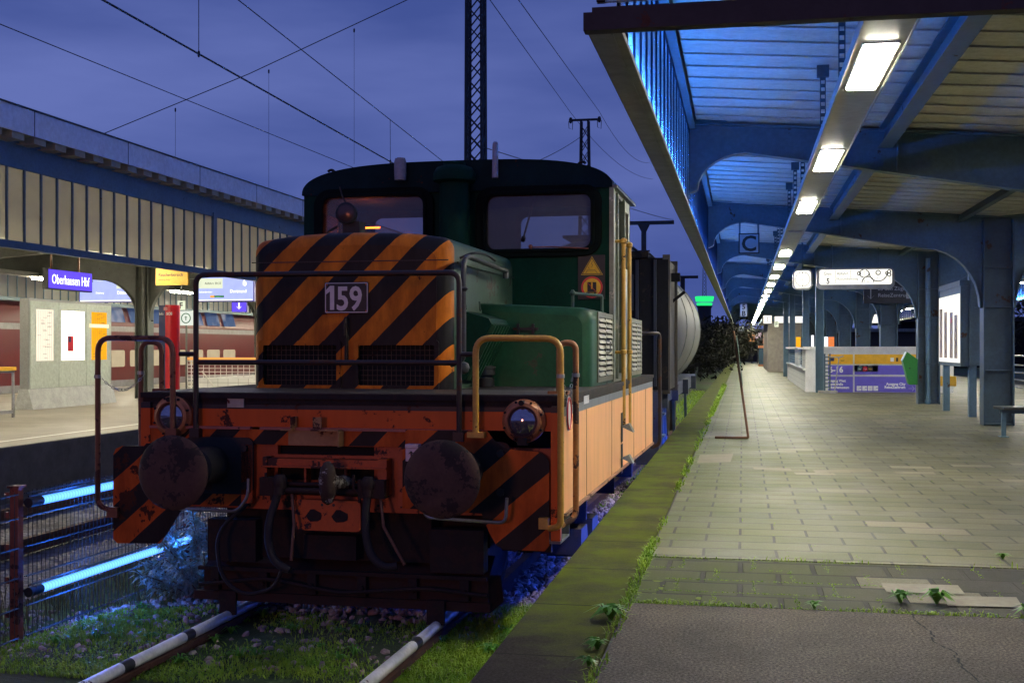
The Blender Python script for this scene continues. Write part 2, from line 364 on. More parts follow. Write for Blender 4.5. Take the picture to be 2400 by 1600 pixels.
def paving(name, bw, rh, base, mossy, warm=.0):
    t = NT(name); v = t.obj(); sp = t.n('SeparateXYZ', {0: v})
    wv = t.n('VectorMath', {0: v, 1: t.n('VectorMath', {0: t.n('TexNoise', {'Vector': v, 'Scale': .8, 'Detail': 2}).outputs[1], 1: (.03, .03, 0)}, operation='MULTIPLY').outputs[0]}, operation='ADD').outputs[0]
    b = t.n('TexBrick', {'Vector': wv, 'Color1': (0, 0, 0, 1), 'Color2': (1, 1, 1, 1), 'Mortar': (.5, .5, .5, 1), 'Scale': 1, 'Mortar Size': .016 if mossy else .010, 'Mortar Smooth': .2, 'Brick Width': bw, 'Row Height': rh, 'Bias': 0})
    b.offset = .5
    n1 = t.noise(v, 1.1, 5); n2 = t.noise(v, 85, 4, .9); n3 = t.noise(v, .45, 3)
    c = t.mix(t.ramp(b.outputs[0], .0, 1.0), tuple(x*.72 for x in base), tuple(x*1.16 for x in base))
    c = t.mix(t.math('MULTIPLY', t.ramp(b.outputs[0], .93, .95), .8), c, (.30, .26, .19))     # a few sandy replacement slabs
    c = t.mix(t.ramp(n1, .3, .72), t.mix(1.0, c, (.66, .66, .65), 'MULTIPLY'), c); c = t.mix(t.ramp(n3, .42, .60), t.mix(1.0, c, (.74, .75, .72), 'MULTIPLY'), c)
    c = t.mix(t.ramp(n2, .36, .68), t.mix(1.0, c, (.6, .6, .58), 'MULTIPLY'), t.mix(1.0, c, (1.35, 1.35, 1.3), 'MULTIPLY'))
    # algae growing in from the platform edge
    xm = t.math('ADD', t.math('MULTIPLY', sp.outputs[0], -.30), t.math('ADD', t.math('MULTIPLY', n1, .9), .1))
    mm = t.ramp(xm, .10, 1.3 if mossy else .95); c = t.mix(t.math('MULTIPLY', mm, .75), c, (.085, .115, .012))
    jw = t.ramp(t.math('ADD', t.math('MULTIPLY', sp.outputs[0], -.4), t.math('ADD', t.math('MULTIPLY', sp.outputs[1], -.11), t.math('MULTIPLY', t.noise(v, 6, 3), 1.0))), -1.7 if mossy else -1.2, -.7 if mossy else -.1)
    jc = t.mix(jw, (.03, .026, .02), (.16, .22, .015) if mossy else (.06, .075, .012))
    c = t.mix(b.outputs[1], c, jc)
    h = t.math('ADD', t.math('MULTIPLY', t.math('SUBTRACT', 1.0, b.outputs[1]), 1.0), t.math('MULTIPLY', n2, .35))
    h = t.math('ADD', h, t.math('MULTIPLY', b.outputs[0], .25))
    M[name] = t.bsdf(c, t.ramp(n1, .3, .7, (.60 if mossy else .44,)*3, (.80 if mossy else .66,)*3), 0, h, .8, .008, .2 if mossy else .32)
paving('paving_main', .45, .29, (.172, .162, .092), False)
paving('paving_front', .42, .335, (.070, .063, .048), True)
t = NT('edge_slabs'); v = t.obj(); sp = t.n('SeparateXYZ', {0: v}); n1 = t.noise(v, 1.4, 6, .65); n2 = t.noise(v, 70, 4, .9)
jf = t.math('ABSOLUTE', t.math('SUBTRACT', t.math('FRACT', t.math('DIVIDE', t.math('ADD', sp.outputs[1], .03), 1.0)), .5)); jm = t.math('GREATER_THAN', jf, .4935)
gm = t.ramp(t.math('ADD', t.math('MULTIPLY', sp.outputs[1], .14), t.math('MULTIPLY', n1, .5)), 0.9, 1.3)
c = t.mix(t.ramp(n2, .38, .72), (.03, .024, .02), (.115, .09, .075)); gm = t.math('MULTIPLY', gm, t.ramp(t.noise(v, 2.6, 6, .7), .36, .60, (.25,)*3, (1,)*3))
c = t.mix(gm, c, t.mix(n1, (.145, .175, .012), (.075, .10, .01)))
c = t.mix(t.ramp(n1, .35, .65), t.mix(1.0, c, (.6, .62, .55), 'MULTIPLY'), c); c = t.mix(jm, c, (.02, .018, .014))
M['edge'] = t.bsdf(c, .9, 0, t.math('SUBTRACT', n2, t.math('MULTIPLY', jm, 3)), .8, .006, .12)
t = NT('left_platform_top'); v = t.obj(); n1 = t.noise(v, .7, 5)
b = t.n('TexBrick', {'Vector': v, 'Color1': (.24, .22, .18, 1), 'Color2': (.20, .18, .15, 1), 'Mortar': (.08, .07, .06, 1), 'Scale': 1, 'Mortar Size': .006, 'Brick Width': .5, 'Row Height': .3})
M['leftpave'] = t.bsdf(t.mix(t.ramp(n1, .3, .7), t.mix(1.0, b.outputs[0], (.7, .7, .7), 'MULTIPLY'), b.outputs[0]), .5, 0, b.outputs[1], -.3, .005)
M['platwall'] = paint('platform_wall_concrete', (.10, .095, .09), .85, 0, 0, dirt=.5, sc=3)

mb = MB(); mb.add([(-900, -120, -.74), (900, -120, -.74), (900, 1500, -.74), (-900, 1500, -.74)], [(0, 1, 2, 3)]); struct('ground', mb, M['soil'])
mb = MB(); mb.add([(-4.6, 9.3, -.715), (-1.02, 7.3, -.715), (-1.02, 20, -.715), (-4.6, 20, -.715)], [(0, 1, 2, 3)])
mb.add([(-4.6, 7.3, -.716), (-1.02, 7.3, -.716), (-4.6, 9.3, -.716)], [(0, 1, 2)]); struct('ballast_bed', mb, M['ballast'])
mb = MB(); mb.add([(-9.3, 5, -.722), (-5.6, 5, -.722), (-5.6, 140, -.722), (-9.3, 140, -.722)], [(0, 1, 2, 3)]); struct('neighbouring_trackbed', mb, M['ballast'])
XR = 9.35
mb = MB(); mb.box(-1.02, XR, -12, 105, -.9, -.02); struct('platform', mb, M['platwall'])
mb = MB(); mb.box(-1.045, -.585, -12, 105, -.16, 0.0); struct('platform_edge', mb, M['edge'], .012)
mb = MB(); mb.box(-.565, XR, -12, 6.08, -.016, 0.0); struct('platform_asphalt', mb, M['asphalt'])
mb = MB(); mb.box(-.565, XR, 6.10, 7.44, -.016, -.003); struct('platform_front_paving', mb, M['paving_front'])
mb = MB(); mb.box(-.565, XR, 7.45, 105, -.016, 0.0); struct('platform_paving', mb, M['paving_main'])
mb = MB(); mb.box(-20.0, -9.35, -10, 110, -.9, -.01); struct('opposite_platform', mb, M['platwall'])
mb = MB(); mb.box(-20.0, -9.38, -10, 110, -.012, 0.0); struct('opposite_platform_paving', mb, M['leftpave'])
mb = MB()
for x0, x1 in ((-9.98, -9.90), (-19.5, -19.42)): mb.add([(x0, -10, .004), (x1, -10, .004), (x1, 110, .004), (x0, 110, .004)], [(0, 1, 2, 3)])
struct('platform_safety_line', mb, M['white'])

# mossy fill around the disused rail ends, almost level with the rail heads
def fillz(y, x=0): return -.612 - .10*max(0, min(1, (y-8.15)/1.1)) - .10*max(0, min(1, (-x-4.35)/.5))
mb = MB(); xs_ = [-6.0, -5.2, -4.85, -4.6, -4.35, -4.1] + [-3.9 + .2*i for i in range(15)] + [-1.045]; ys_ = [4 + .3*i for i in range(22)]
mb.add([(x, y, fillz(y, x) + .02*mnoise.noise(Vector((x*2.3, y*2.3, 0)))) for y in ys_ for x in xs_], [(j*len(xs_)+i, j*len(xs_)+i+1, (j+1)*len(xs_)+i+1, (j+1)*len(xs_)+i) for j in range(len(ys_)-1) for i in range(len(xs_)-1)], True)
struct('mossy_trackbed', mb, M['soil'])
# ------------------------------------------------------------------ rails
LX, LY, LZ, LYAW = -2.62, 7.56, -.55, R(-1.3)
def lw(x, y, z):    # locomotive coordinates -> world
    ca, sa = math.cos(LYAW), math.sin(LYAW); return (LX + x*ca - y*sa, LY + x*sa + y*ca, LZ + z)
M['railrust'] = paint('rail_rust', (.10, .04, .025), .8, .2, .4)
def rail_prof(c): return [(c-.06, -.14), (c+.06, -.14), (c+.06, -.125), (c+.012, -.11), (c+.012, -.035), (c+.035, -.03), (c+.035, 0), (c-.035, 0), (c-.035, -.03), (c-.012, -.035), (c-.012, -.11), (c-.06, -.125)]
for s, c in ((0, -.79), (1, .68)):
    mb = MB(); mb.prism(rail_prof(c), 'y', -7.0, 30)
    o = mb.build('rail', M['railrust']); o.location = (LX, LY, LZ); o.rotation_euler = (0, 0, LYAW)
    tag(o, ('rusty rail under the shunting locomotive on the side of the blue-lit fence', 'rusty rail under the shunting locomotive on the side of the near platform edge')[s], 'rail')
for s, c in ((0, -8.25), (1, -6.82)):
    mb = MB(); mb.prism([(a, b) for a, b in rail_prof(c)], 'y', 4, 130); o = mb.build('rail', M['railrust']); o.location = (0, 0, -.55)
    tag(o, ('dark rail of the empty track nearest the opposite platform', 'dark rail of the empty track nearest the mesh fence')[s], 'rail')
# white poles with black bands lying along the rails
for s, (c, y0, y1, bands) in enumerate(((-.80, -2.2, .42, (-1.32, -.58)), (.665, -1.9, .58, (-.48, .5)))):
    p = thing('striped_pole', ('white pole with black bands lying on the rail nearest the fence', 'white pole with black bands lying on the rail beside the platform edge')[s], 'pole', (LX, LY, LZ), LYAW)
    MB().tube([(c, y0, .032), (c, y1, .032)], .034, 14).build('tube', paint('white_pole_paint', (.86, .84, .78), .3, 0, .06), p)
    for yb in bands: MB().tube([(c, yb-.055, .032), (c, yb+.055, .032)], .0355, 14).build('band', M['black'], p)
    MB().tube([(c, y1, .032), (c, y1+.12, .03)], .0365, 14).build('end_cap', M['steel'], p)

# ================================================================== NEAR CANOPY
GY = [13.5 + 7.5*i for i in range(12)]
XC = 4.15
def roofz(x): return 3.80 - .072*(min(x, 2*XC - x) + .58)
def girder_pts(side):        # outline of a girder half in x-z (side=-1 track side, +1 far side)
    X = lambda d: XC + side*d
    w = XC + .58
    pts = [(X(w), roofz(-.58)), (X(0), roofz(XC-.01)), (X(0), 1.95), (X(.27), 1.95)]
    for i in range(9):     # big quarter arch at the column
        a = R(i*90/8); pts.append((X(.27 + .88*(1-math.cos(a))), 1.95 + 1.0*math.sin(a)))
    pts.append((X(2.4), 3.16)); pts.append((X(w-.62), 3.45))
    for i in range(1, 8):
        a = R(i*90/7); pts.append((X(w-.62 + .54*math.sin(a)), 3.45 - .40*(1-math.cos(a))))
    pts.append((X(w), 3.02))
    return pts
def comb(mb, axis, a0, a1, u0, u1, step, bw, z0, z1, rail=.03, foot=None):
    # glazing frame cut as one piece: top rail with bars growing down from it
    n = max(1, round((u1-u0)/step)); st = (u1-u0)/n; pts = [(u0, z1)]
    for i in range(n):
        a = u0 + i*st
        w = bw*(2.2 if i == 0 else 1)
        pts += [(a, z0), (a+w, z0), (a+w, z1-rail)]
        if i < n-1: pts += [(a+st, z1-rail)]
    pts += [(u1, z1-rail), (u1, z1)]
    mb.prism(pts, axis, a0, a1)
    return mb
def build_canopy():
    cn = thing('station_canopy', 'blue steel canopy with slatted roof standing over the near platform on the right', 'canopy', (XC, 21, 0))
    o = (-XC, -21, 0)
    def B(mb, name, mat, par=cn, bev=0):
        ob = mb.build(name, mat, par, bev); 
        if par is cn: ob.location = o
        return ob
    # slatted roof: each board laps over the next, white strips paint a lit edge between them
    mb = MB(); ml = MB(); y = 5.75; k = 0
    rr = random.Random(3)
    while y < 101:
        d = .46 if y < 60 else 1.4
        for xs in ((-.50, XC), (XC, 2*XC+.5)):
            za, zb = roofz(xs[0]) + .02, roofz(xs[1]) + .02
            j = rr.uniform(-.004, .004)
            vs = []
            for yy, dz in ((y, .0+j), (y+d, .007+j), (y+d, .10), (y, .10)):
                vs += [(xs[0], yy, za+dz), (xs[1], yy, zb+dz)]
            mb.add(vs, [(0, 1, 3, 2), (2, 3, 5, 4), (4, 5, 7, 6), (6, 7, 1, 0), (0, 2, 4, 6), (1, 7, 5, 3)])
        for xs in ((-.50, XC), (XC, 2*XC+.5)):      # white strip painting the lit board edge along every joint
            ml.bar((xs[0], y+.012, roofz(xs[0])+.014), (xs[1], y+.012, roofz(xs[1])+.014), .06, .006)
        y += d; k += 1
    B(mb, 'roof_boards', M['boards']); tag(B(ml, 'board_edge_highlights', M['ledge']), kind='stuff')
    mb = MB(); mb.box(-.9, 2*XC+.9, 5.7, 101.5, 3.96, 3.99); B(mb, 'roof_sheet', M['gutter'])
    for gy in GY:
        mb = MB()
        for sd in (-1, 1):
            p = girder_pts(sd); mb.prism(p if sd < 0 else p[::-1], 'y', gy-.009, gy+.009)
        # flanges top and bottom
        for sd in (-1, 1):
            p = girder_pts(sd); low = p[3:]
            for a, b in zip(low[:-1], low[1:]): mb.bar((a[0], gy, a[1]), (b[0], gy, b[1]), .17, .022)
            w = XC + .58; mb.bar((XC, gy, roofz(XC)-.012), (XC+sd*w, gy, roofz(-.58)-.012), .17, .022)
            mb.prism([(XC+sd*(w-.01), 3.80), (XC+sd*(w-.42), 3.78), (XC+sd*(w-.1), 4.0), (XC+sd*(w-.01), 4.0)], 'y', gy-.08, gy-.06)
            for xx in (2.5,): mb.box(XC+sd*xx-.01, XC+sd*xx+.01, gy-.07, gy+.07, 3.18, roofz(XC-xx))
        B(mb, 'girder', M['canblue'])
    for i, gy in enumerate([6.0-7.5] + GY):
        if gy < 14: continue
        mb = MB(); mb.box(XC-.24, XC-.215, gy-.17, gy+.17, 0.0, 3.4); mb.box(XC+.215, XC+.24, gy-.17, gy+.17, 0.0, 3.4); mb.box(XC-.215, XC+.215, gy-.014, gy+.014, .0, 3.46)
        for z in (.015, .9, 1.95, 2.6): mb.box(XC-.214, XC+.214, gy-.16, gy-.014, z, z+.016)
        B(mb, 'column', M['canbluedark'])
    mb = MB(); gy = GY[2]; mb.tube([(XC-.02, gy-.10, .05), (XC-.02, gy-.10, 3.3)], .055, 12); mb.tube([(XC-.02, gy-.10, 0), (XC-.02, gy-.10, .1)], .075, 12); mb.tube([(XC-.02, gy-.10, 2.0), (XC-.02, gy-.10, 2.06)], .066, 12)
    B(mb, 'downpipe', M['canblue'])
    for x in (1.52, 2*XC-1.52):
        mb = MB(); z = roofz(1.52)
        mb.box(x-.075, x+.075, 5.75, 101, z-.20, z-.182); mb.box(x-.008, x+.008, 5.75, 101, z-.182, z-.01); mb.box(x-.075, x+.075, 5.75, 101, z-.012, z+.0)
        B(mb, 'purlin', M['canblue'])
    for x in (3.55, 2*XC-3.55):
        mb = MB(); z = roofz(3.55)
        mb.box(x-.05, x+.05, 5.75, 101, z-.13, z-.115); mb.box(x-.006, x+.006, 5.75, 101, z-.115, z-.01)
        B(mb, 'valley_beam', M['canbluedark'])
    for sd, x in ((-1, -.58), (1, 2*XC+.58)):
        xo = x + sd*.14
        # track-side valance: beam, glazing bars, glass and gutter; the gutter ledge steps inwards beyond y = 52
        mb = MB(); mb.box(x-.05, x+.05, 5.7, 101, 3.74, 3.86); mb.box(x-.07, x+.07, 5.7, 101, 3.735, 3.74-.012); B(mb, 'valance_beam', M['canblue'])
        e = [5.75] + [g for g in GY if g < 92]
        for ya, yb in zip(e[:-1], e[1:]):
            mb = MB(); comb(mb, 'x', min(x+sd*.014, x+sd*.001), max(x+sd*.014, x+sd*.001), ya, yb, .42 if ya < 55 else .8, .026, 2.825, 3.74); B(mb, 'glazing_frame', M['barnavy'])
        mb = MB(); mb.box(x-sd*.002+sd*.018, x+sd*.022, 5.8, 92, 2.83, 3.735); B(mb, 'glazing', M['wiredclear'])
        mb = MB(); xi = x - sd*.015
        mb.box(xi, xo, 5.72, 95, 2.80, 2.812); mb.box(xi, xi+sd*.008, 5.72, 95, 2.812, 2.835); mb.box(xo, xo-sd*.01, 5.72, 95, 2.812, 2.90); mb.box(xo+sd*.0, xo+sd*.018, 5.72, 95, 2.82, 2.84)
        mb.box(xi+sd*.045, xi+sd*.055, 5.72, 95, 2.794, 2.80)
        B(mb, 'gutter', M['gutter'])
    # transverse glazed screen closing the near end
    mb = MB(); xl, xr = -.74, 2*XC+.74
    mb.box(xl, xr, 5.62, 5.70, 2.795, 2.88); mb.box(xl+.04, xr-.04, 5.63, 5.69, 2.882, 2.905)
    for i in range(24):
        x = xl + .08 + i*.44
        if x < xr: mb.box(x-.02, x+.02, 5.635, 5.685, 2.935, 4.0)
    mb.box(xl, xr, 5.62, 5.70, 3.9, 4.02); B(mb, 'end_screen_frame', M['screenrust'])
    mb = MB(); mb.box(xl+.06, xr-.06, 5.655, 5.662, 2.93, 3.92); B(mb, 'end_screen_glass', M['screenglass'])
    return cn
t = NT('canopy_boards'); v = t.obj(); mp = t.n('Mapping', {'Vector': v, 'Scale': (.6, 3, 3)}).outputs[0]; n1 = t.noise(mp, 2, 6); n2 = t.noise(v, 14, 5, .7); n3 = t.noise(v, .5, 3)
c = t.mix(t.ramp(n1, .3, .75), (.66, .65, .60), (.82, .81, .76)); c = t.mix(t.ramp(n2, .3, .6), t.mix(1.0, c, (.78, .77, .74), 'MULTIPLY'), c); c = t.mix(t.ramp(n3, .5, .7), c, t.mix(1.0, c, (.92, .86, .76), 'MULTIPLY'))
M['boards'] = t.bsdf(c, .6, 0, n2, .3, .01)
M['screenrust'] = paint('screen_dark_steel', (.035, .030, .034), .7, .1, .25, dirt=.4)
t = NT('wire_mesh_glass'); v = t.obj(); sp = t.n('SeparateXYZ', {0: v})
gx = t.math('LESS_THAN', t.math('FRACT', t.math('MULTIPLY', sp.outputs[0], 60)), .12); gz = t.math('LESS_THAN', t.math('FRACT', t.math('MULTIPLY', sp.outputs[2], 60)), .12)
g = t.math('MAXIMUM', gx, gz)
tr = t.n('BsdfTransparent', {'Color': (.85, .87, .9)}); df = t.n('BsdfTranslucent', {'Color': (.6, .6, .6)}); dk = t.n('BsdfDiffuse', {'Color': (.1, .09, .08)})
m1 = t.n('MixShader', {0: .35, 1: tr.outputs[0], 2: df.outputs[0]}); m2 = t.n('MixShader', {0: g, 1: m1.outputs[0], 2: dk.outputs[0]}); t.t.links.new(m2.outputs[0], t.out.inputs[0]); M['screenglass'] = t.m
canopy = build_canopy()

# the two rows of fluorescents in sheet-steel channels
def light_channel(x, z, y0, y1, ys, blank, label, lampmat, hang=True, w=.27, drop=.022):
    ch = thing('light_channel', label, 'light fitting', (x, y0, z))
    mb = MB(); mb.box(-w/2, w/2, 0, y1-y0, 0, .10); mb.box(-w/2-.012, -w/2, 0, y1-y0, -.008, .03); mb.box(w/2, w/2+.012, 0, y1-y0, -.008, .03)
    mb.build('channel_body', M['channel'], ch)
    for y in ys:
        L = 1.22
        mb = MB(); o = rrect(-.105, .105, -L/2-.02, L/2+.02, .01, 1)
        mb.box(-.105, -.092, y-y0-L/2-.015, y-y0+L/2+.015, -.014, -.001); mb.box(.092, .105, y-y0-L/2-.015, y-y0+L/2+.015, -.014, -.001)
        mb.box(-.092, .092, y-y0-L/2-.015, y-y0-L/2, -.014, -.001); mb.box(-.092, .092, y-y0+L/2, y-y0+L/2+.015, -.014, -.001)
        fr = mb.build('lamp_frame', M['channel'], ch)
        mb = MB(); mb.box(-.090, .090, y-y0-L/2+.002, y-y0+L/2-.002, -drop, -.003)
        mb.build('diffuser', lampmat if y not in blank else M['channel'], fr)
    if hang:
        hy = [g+d for g in [6.0]+GY for d in (.6, 2.6, 4.6) if y0 < g+d < y1]
        for y in hy[:36]:
            mb = MB(); h = roofz(.6) - z - .0
            for s in (-.02, .02): mb.box(-w/2+.03+s-.004, -w/2+.03+s+.004, y-y0-.004, y-y0+.004, .10, h)
            n = 9
            for i in range(n): zz = .1 + (h-.1)*i/n; mb.box(-w/2+.03-.016, -w/2+.03+.016, y-y0-.004, y-y0+.004, zz, zz+.03)
            mb.box(-w/2-.02, -w/2+.08, y-y0-.03, y-y0+.03, h-.10, h)
            mb.build('hanger', M['canbluedark'], ch)
    return ch
LY_ = [7.75 + 3.8*i for i in range(24)]
light_channel(.785, 3.05, 5.9, 98, LY_, (LY_[3],), 'long grey channel of rectangular white lamps hung under the near canopy, left of its columns', M['lamp'])
light_channel(2*XC-.785, 3.05, 12, 98, LY_[2:20], (), 'long channel of white lamps hung under the near canopy, right of its columns', M['lamp'])
# blue fluorescents laid in the gutters of the near canopy and under the platform edge
for i in range(7):
    for sd, x in ((0, -.655), (1, 2*XC+.655)):
        if sd and i < 1: continue
        y0 = 6.3 + 7.5*i
        b = thing('blue_light_tube', '%s blue fluorescent from the near end lying in the %s gutter of the near canopy' % (ORD[i], ('track-side', 'far-side')[sd]), 'light tube', (x, y0, 2.88), 0, 'blue tubes in the canopy gutters')
        MB().tube([(0, 0, 0), (0, 6.6, 0)], .019, 10).build('tube', M['bluehid'], b)
        for yy in (-.04, 6.6): MB().box(-.03, .03, yy, yy+.04, -.065, .022).build('socket', M['black'], b)
for i in range(3):
    b = thing('blue_light_tube', '%s blue fluorescent fixed along the wall below the near platform edge' % ORD[i], 'light tube', (-1.062, (8.6, 12.4, 17.6)[i], -.20), 0, 'blue tubes below the platform edge')
    MB().tube([(0, 0, 0), (0, 2.6, 0)], .018, 10).build('tube', M['blueedge'], b)
    for yy in (-.04, 2.6): MB().box(-.02, .03, yy, yy+.04, -.03, .03).build('socket', M['black'], b)
# ================================================================== SHUNTING LOCOMOTIVE (local: x right, y back, z above rail)
def locomotive():
    L = thing('shunting_locomotive', 'old green and orange diesel shunting locomotive with black warning stripes and number plate 159', 'locomotive', (LX, LY, LZ), LYAW)
    P = lambda mb, n, m, par=L, bev=0, seg=2: mb.build(n, m, par, bev, seg)
    # ---- underframe
    mb = MB(); mb.box(-1.43, 1.49, .0, 6.03, 1.46, 1.52); mb.box(-1.44, 1.50, -.02, 6.05, 1.50, 1.535)
    P(mb, 'footplate', M['rustdark'])
    mb = MB(); mb.box(-1.40, 1.46, .0, .84, 1.5355, 1.541); P(mb, 'tread_plate', M['tread'])
    for s, xx in ((-1, -1.43), (1, 1.49)):
        mb = MB(); mb.prism([(.03, .76), (6.0, .76), (6.0, 1.458), (.03, 1.458)] if s < 0 else [(.03, .76), (6.0, .76), (6.0, 1.458), (.03, 1.458)], 'x', xx-.02*s, xx)
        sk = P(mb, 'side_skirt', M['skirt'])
        for i, (y, z) in enumerate(((3.14, 1.16), (3.14, .88))):
            mb = MB(); mb.box(xx, xx+s*.004, y-.06, y+.06, z-.16, z+.10); P(mb, 'step_recess', M['blackiron'], sk)
            mb = MB(); mb.add([(xx, y-.055, z-.02), (xx, y+.055, z-.02), (xx+s*.11, y+.06, z-.07), (xx+s*.11, y-.06, z-.07), (xx+s*.07, y-.05, z+.01), (xx+s*.07, y+.05, z+.01)], [(0,1,5,4), (4,5,2,3), (0,4,3), (1,2,5), (0,3,2,1)]); P(mb, 'step_tread', M['gutter'], sk)
        mb = MB(); mb.box(xx, xx+s*.012, .62, .635, 1.0, 1.40); P(mb, 'skirt_seam', M['rust'], sk)
        for yy in (1.05, 2.45, 4.1, 5.2): mb = MB(); mb.box(xx, xx+s*.003, yy-.004, yy+.004, .77, 1.40); P(mb, 'weld_line', paint('weld_line', (.50, .24, .12), .5), sk)
        if s > 0: text('Halt vor Gefahr', .035, M['blackiron'], sk, (xx+.002, .75, .93), R(90), 'LEFT', .0005, 'stencil') if 0 else None
        mb = MB(); mb.box(xx, xx+s*.016, .03, 6.0, .755, .775); P(mb, 'skirt_lip', paint('skirt_lip', (.45, .20, .10), .5, 0, .3), sk)
    mb = MB(); mb.box(1.49, 1.493, .92, 1.16, 1.44, 1.50)
    P(mb, 'worn_patch', M['fascia'])
    # front buffer beam: upper plate, ledge, striped strip, lower plates
    wall = MB(); wall_holes(wall, 'y', 0, .04, -1.41, 1.49, 1.31, 1.47, []); wall.box(-1.43, -1.36, -.03, .0, .80, 1.47); wall.box(1.43, 1.49, -.05, .0, .62, 1.47)
    bm_ = P(wall, 'buffer_beam', M['beam'])
    mb = MB(); mb.box(-1.36, -.62, -.045, .0, 1.295, 1.312); mb.box(-.55, .98, -.045, .0, 1.295, 1.312); P(mb, 'beam_ledge', paint('pink_ledge_highlight', (.45, .14, .10), .5, 0, .2))  # pink colour paints the highlight running along the ledge
    mb = MB(); mb.box(-1.36, 1.01, -.025, .04, 1.195, 1.295); P(mb, 'striped_strip', M['stripe_beam'])
    mb = MB(); wall_holes(mb, 'y', .0, .05, -1.38, 1.43, .76, 1.20, [(-.44, .24, 1.13, 1.19), (-.44, .24, .96, 1.05), (-.40, .2, .86, .93)]); P(mb, 'lower_beam', M['orange'])
    mb = MB(); mb.box(-.68, -.60, -.05, 0, .80, 1.195); mb.box(.42, .47, -.05, 0, .80, 1.195); mb.box(-.5, .36, -.10, .0, 1.06, 1.11); mb.box(-.5, .36, -.13, 0, 1.055, 1.065)
    mb.box(-.5, -.47, -.11, 0, .88, 1.12); mb.box(.30, .36, -.11, 0, .88, 1.12); mb.box(-.22, -.205, -.08, 0, .95, 1.06); mb.box(.06, .075, -.08, 0, .95, 1.06)
    P(mb, 'coupler_housing', M['orange'])
    mb = MB(); mb.box(-.46, .26, .06, .5, .7, 1.25); P(mb, 'coupler_pocket', M['darkvoid'])
    mb = MB(); mb.tube([(-.42, -.13, .905), (.22, -.13, .905)], .022, 10); mb.tube([(-.42, -.10, .945), (.22, -.10, .945)], .014, 8); mb.box(-.50, -.38, -.16, -.05, .87, .99); mb.box(.18, .36, -.16, -.05, .87, .99)
    P(mb, 'coupling_bar', M['rust'])
    # coupling hook
    mb = MB(); mb.lathe([(.004, -.14), (.035, -.12), (.055, -.05), (.058, .03), (.045, .10), (.02, .135), (.003, .14)], (.03, -.30, .98), 'z', 14)
    mb.tube([(.04, -.28, 1.0), (.07, -.2, .97), (.06, -.05, .96)], [.035, .045, .05], 10)
    P(mb, 'drawhook', paint('hook_worn', (.42, .37, .30), .5, .2, .75, (.07, .04, .025), .3, 12))
    mb = MB(); mb.prism(rrect(-.27, .185, .645, .845, .03, 3), 'y', -.115, -.10); pl = P(mb, 'coupler_plate', paint('bright_orange_plate', (.62, .10, .01), .45, 0, .28, (.06, .025, .02)))
    for x in (-.08, .0): mb = MB(); mb.cyl((x, -.117, .815), (x, -.114, .815), .010, 10); P(mb, 'bolt_hole', M['black'], pl)
    mb = MB()
    for x, sx in ((-.135, 1), (.045, 1.05)):
        a = [(x+.052*sx*math.cos(q*PI/6)*(1+.1*math.sin(q*2.3)), .742+.042*math.sin(q*PI/6)*(1+.15*math.cos(q*1.7))) for q in range(12)]
        mb = MB(); mb.prism(a, 'y', -.119, -.1155); P(mb, 'worn_spot', M['rustdark'], pl)
    # buffers
    for x in (-.895, .865):
        mb = MB(); mb.prism(rrect(x-.20, x+.30, .86, 1.24, .05, 4), 'y', -.05, -.028); b0 = P(mb, 'buffer', M['blackiron'])
        mb = MB(); mb.lathe([(.115, -.03), (.125, -.05), (.13, -.16), (.125, -.30), (.10, -.31)], (x, 0, 1.055), 'y', 28); P(mb, 'buffer_sleeve', M['blackiron'], b0)
        mb = MB(); mb.lathe([(.085, -.30), (.085, -.52), (.15, -.545), (.232, -.565), (.238, -.585), (.222, -.60), (.15, -.612), (.05, -.618), (.002, -.619)], (x, 0, 1.055), 'y', 40); P(mb, 'buffer_head', paint('buffer_rust', (.10, .05, .034), .8, .1, .5, (.03, .018, .015), .5, 6, .3), b0)
        for dx in (.24, ):
            for dz in (-.13, .12): mb = MB(); mb.cyl((x+dx, -.05, 1.05+dz), (x+dx, -.075, 1.05+dz), .026, 8); P(mb, 'bolt', M['blackiron'], b0)
    # shunter's steps below the buffers and the striped shields
    for a in ([(-1.16, .86), (-1.16, .77), (-.66, .76), (-.58, .86), (-.58, .98)], [(.63, .90), (.63, .76), (1.16, .74), (1.17, .90)]):
        mb = MB(); mb.tube(bend([(p[0], -.16, p[1]) for p in a], .05), .011, 8); P(mb, 'step_rail', M['steel'])
    sh = [(-1.63, .53), (-1.60, .50), (-1.28, .51), (-1.215, .60), (-1.10, .78), (-.62, .78), (-.62, 1.19), (-1.38, 1.19), (-1.40, 1.17), (-1.56, 1.17), (-1.61, 1.15), (-1.63, 1.11)]
    mb = MB(); mb.prism(sh, 'y', -.045, -.030); P(mb, 'striped_shield', M['stripe_shield_worn'])
    sh = [(.45, .80), (.98, .78), (1.03, .66), (1.08, .575), (1.12, .555), (1.39, .555), (1.42, .59), (1.42, 1.10)]
    sh += [(1.42-.10*(1-math.cos(R(90-i*15))) if 0 else 1.32+.10*math.cos(R(i*15)), 1.10+.085*math.sin(R(i*15))) for i in range(1, 7)]
    sh += [(1.20, 1.19), (1.12, 1.21), (1.06, 1.255), (1.015, 1.31), (.47, 1.31), (.47, 1.19), (.45, 1.18)]
    mb = MB(); mb.prism(sh, 'y', -.055, -.047); P(mb, 'striped_shield', M['stripe_shield'])
    mb = MB(); mb.box(1.33, 1.49, -.04, .30, .60, .615); mb.box(1.44, 1.49, .0, .015, .60, .78); mb.box(1.44, 1.49, .29, .305, .60, .78); P(mb, 'side_step', M['gutter'])
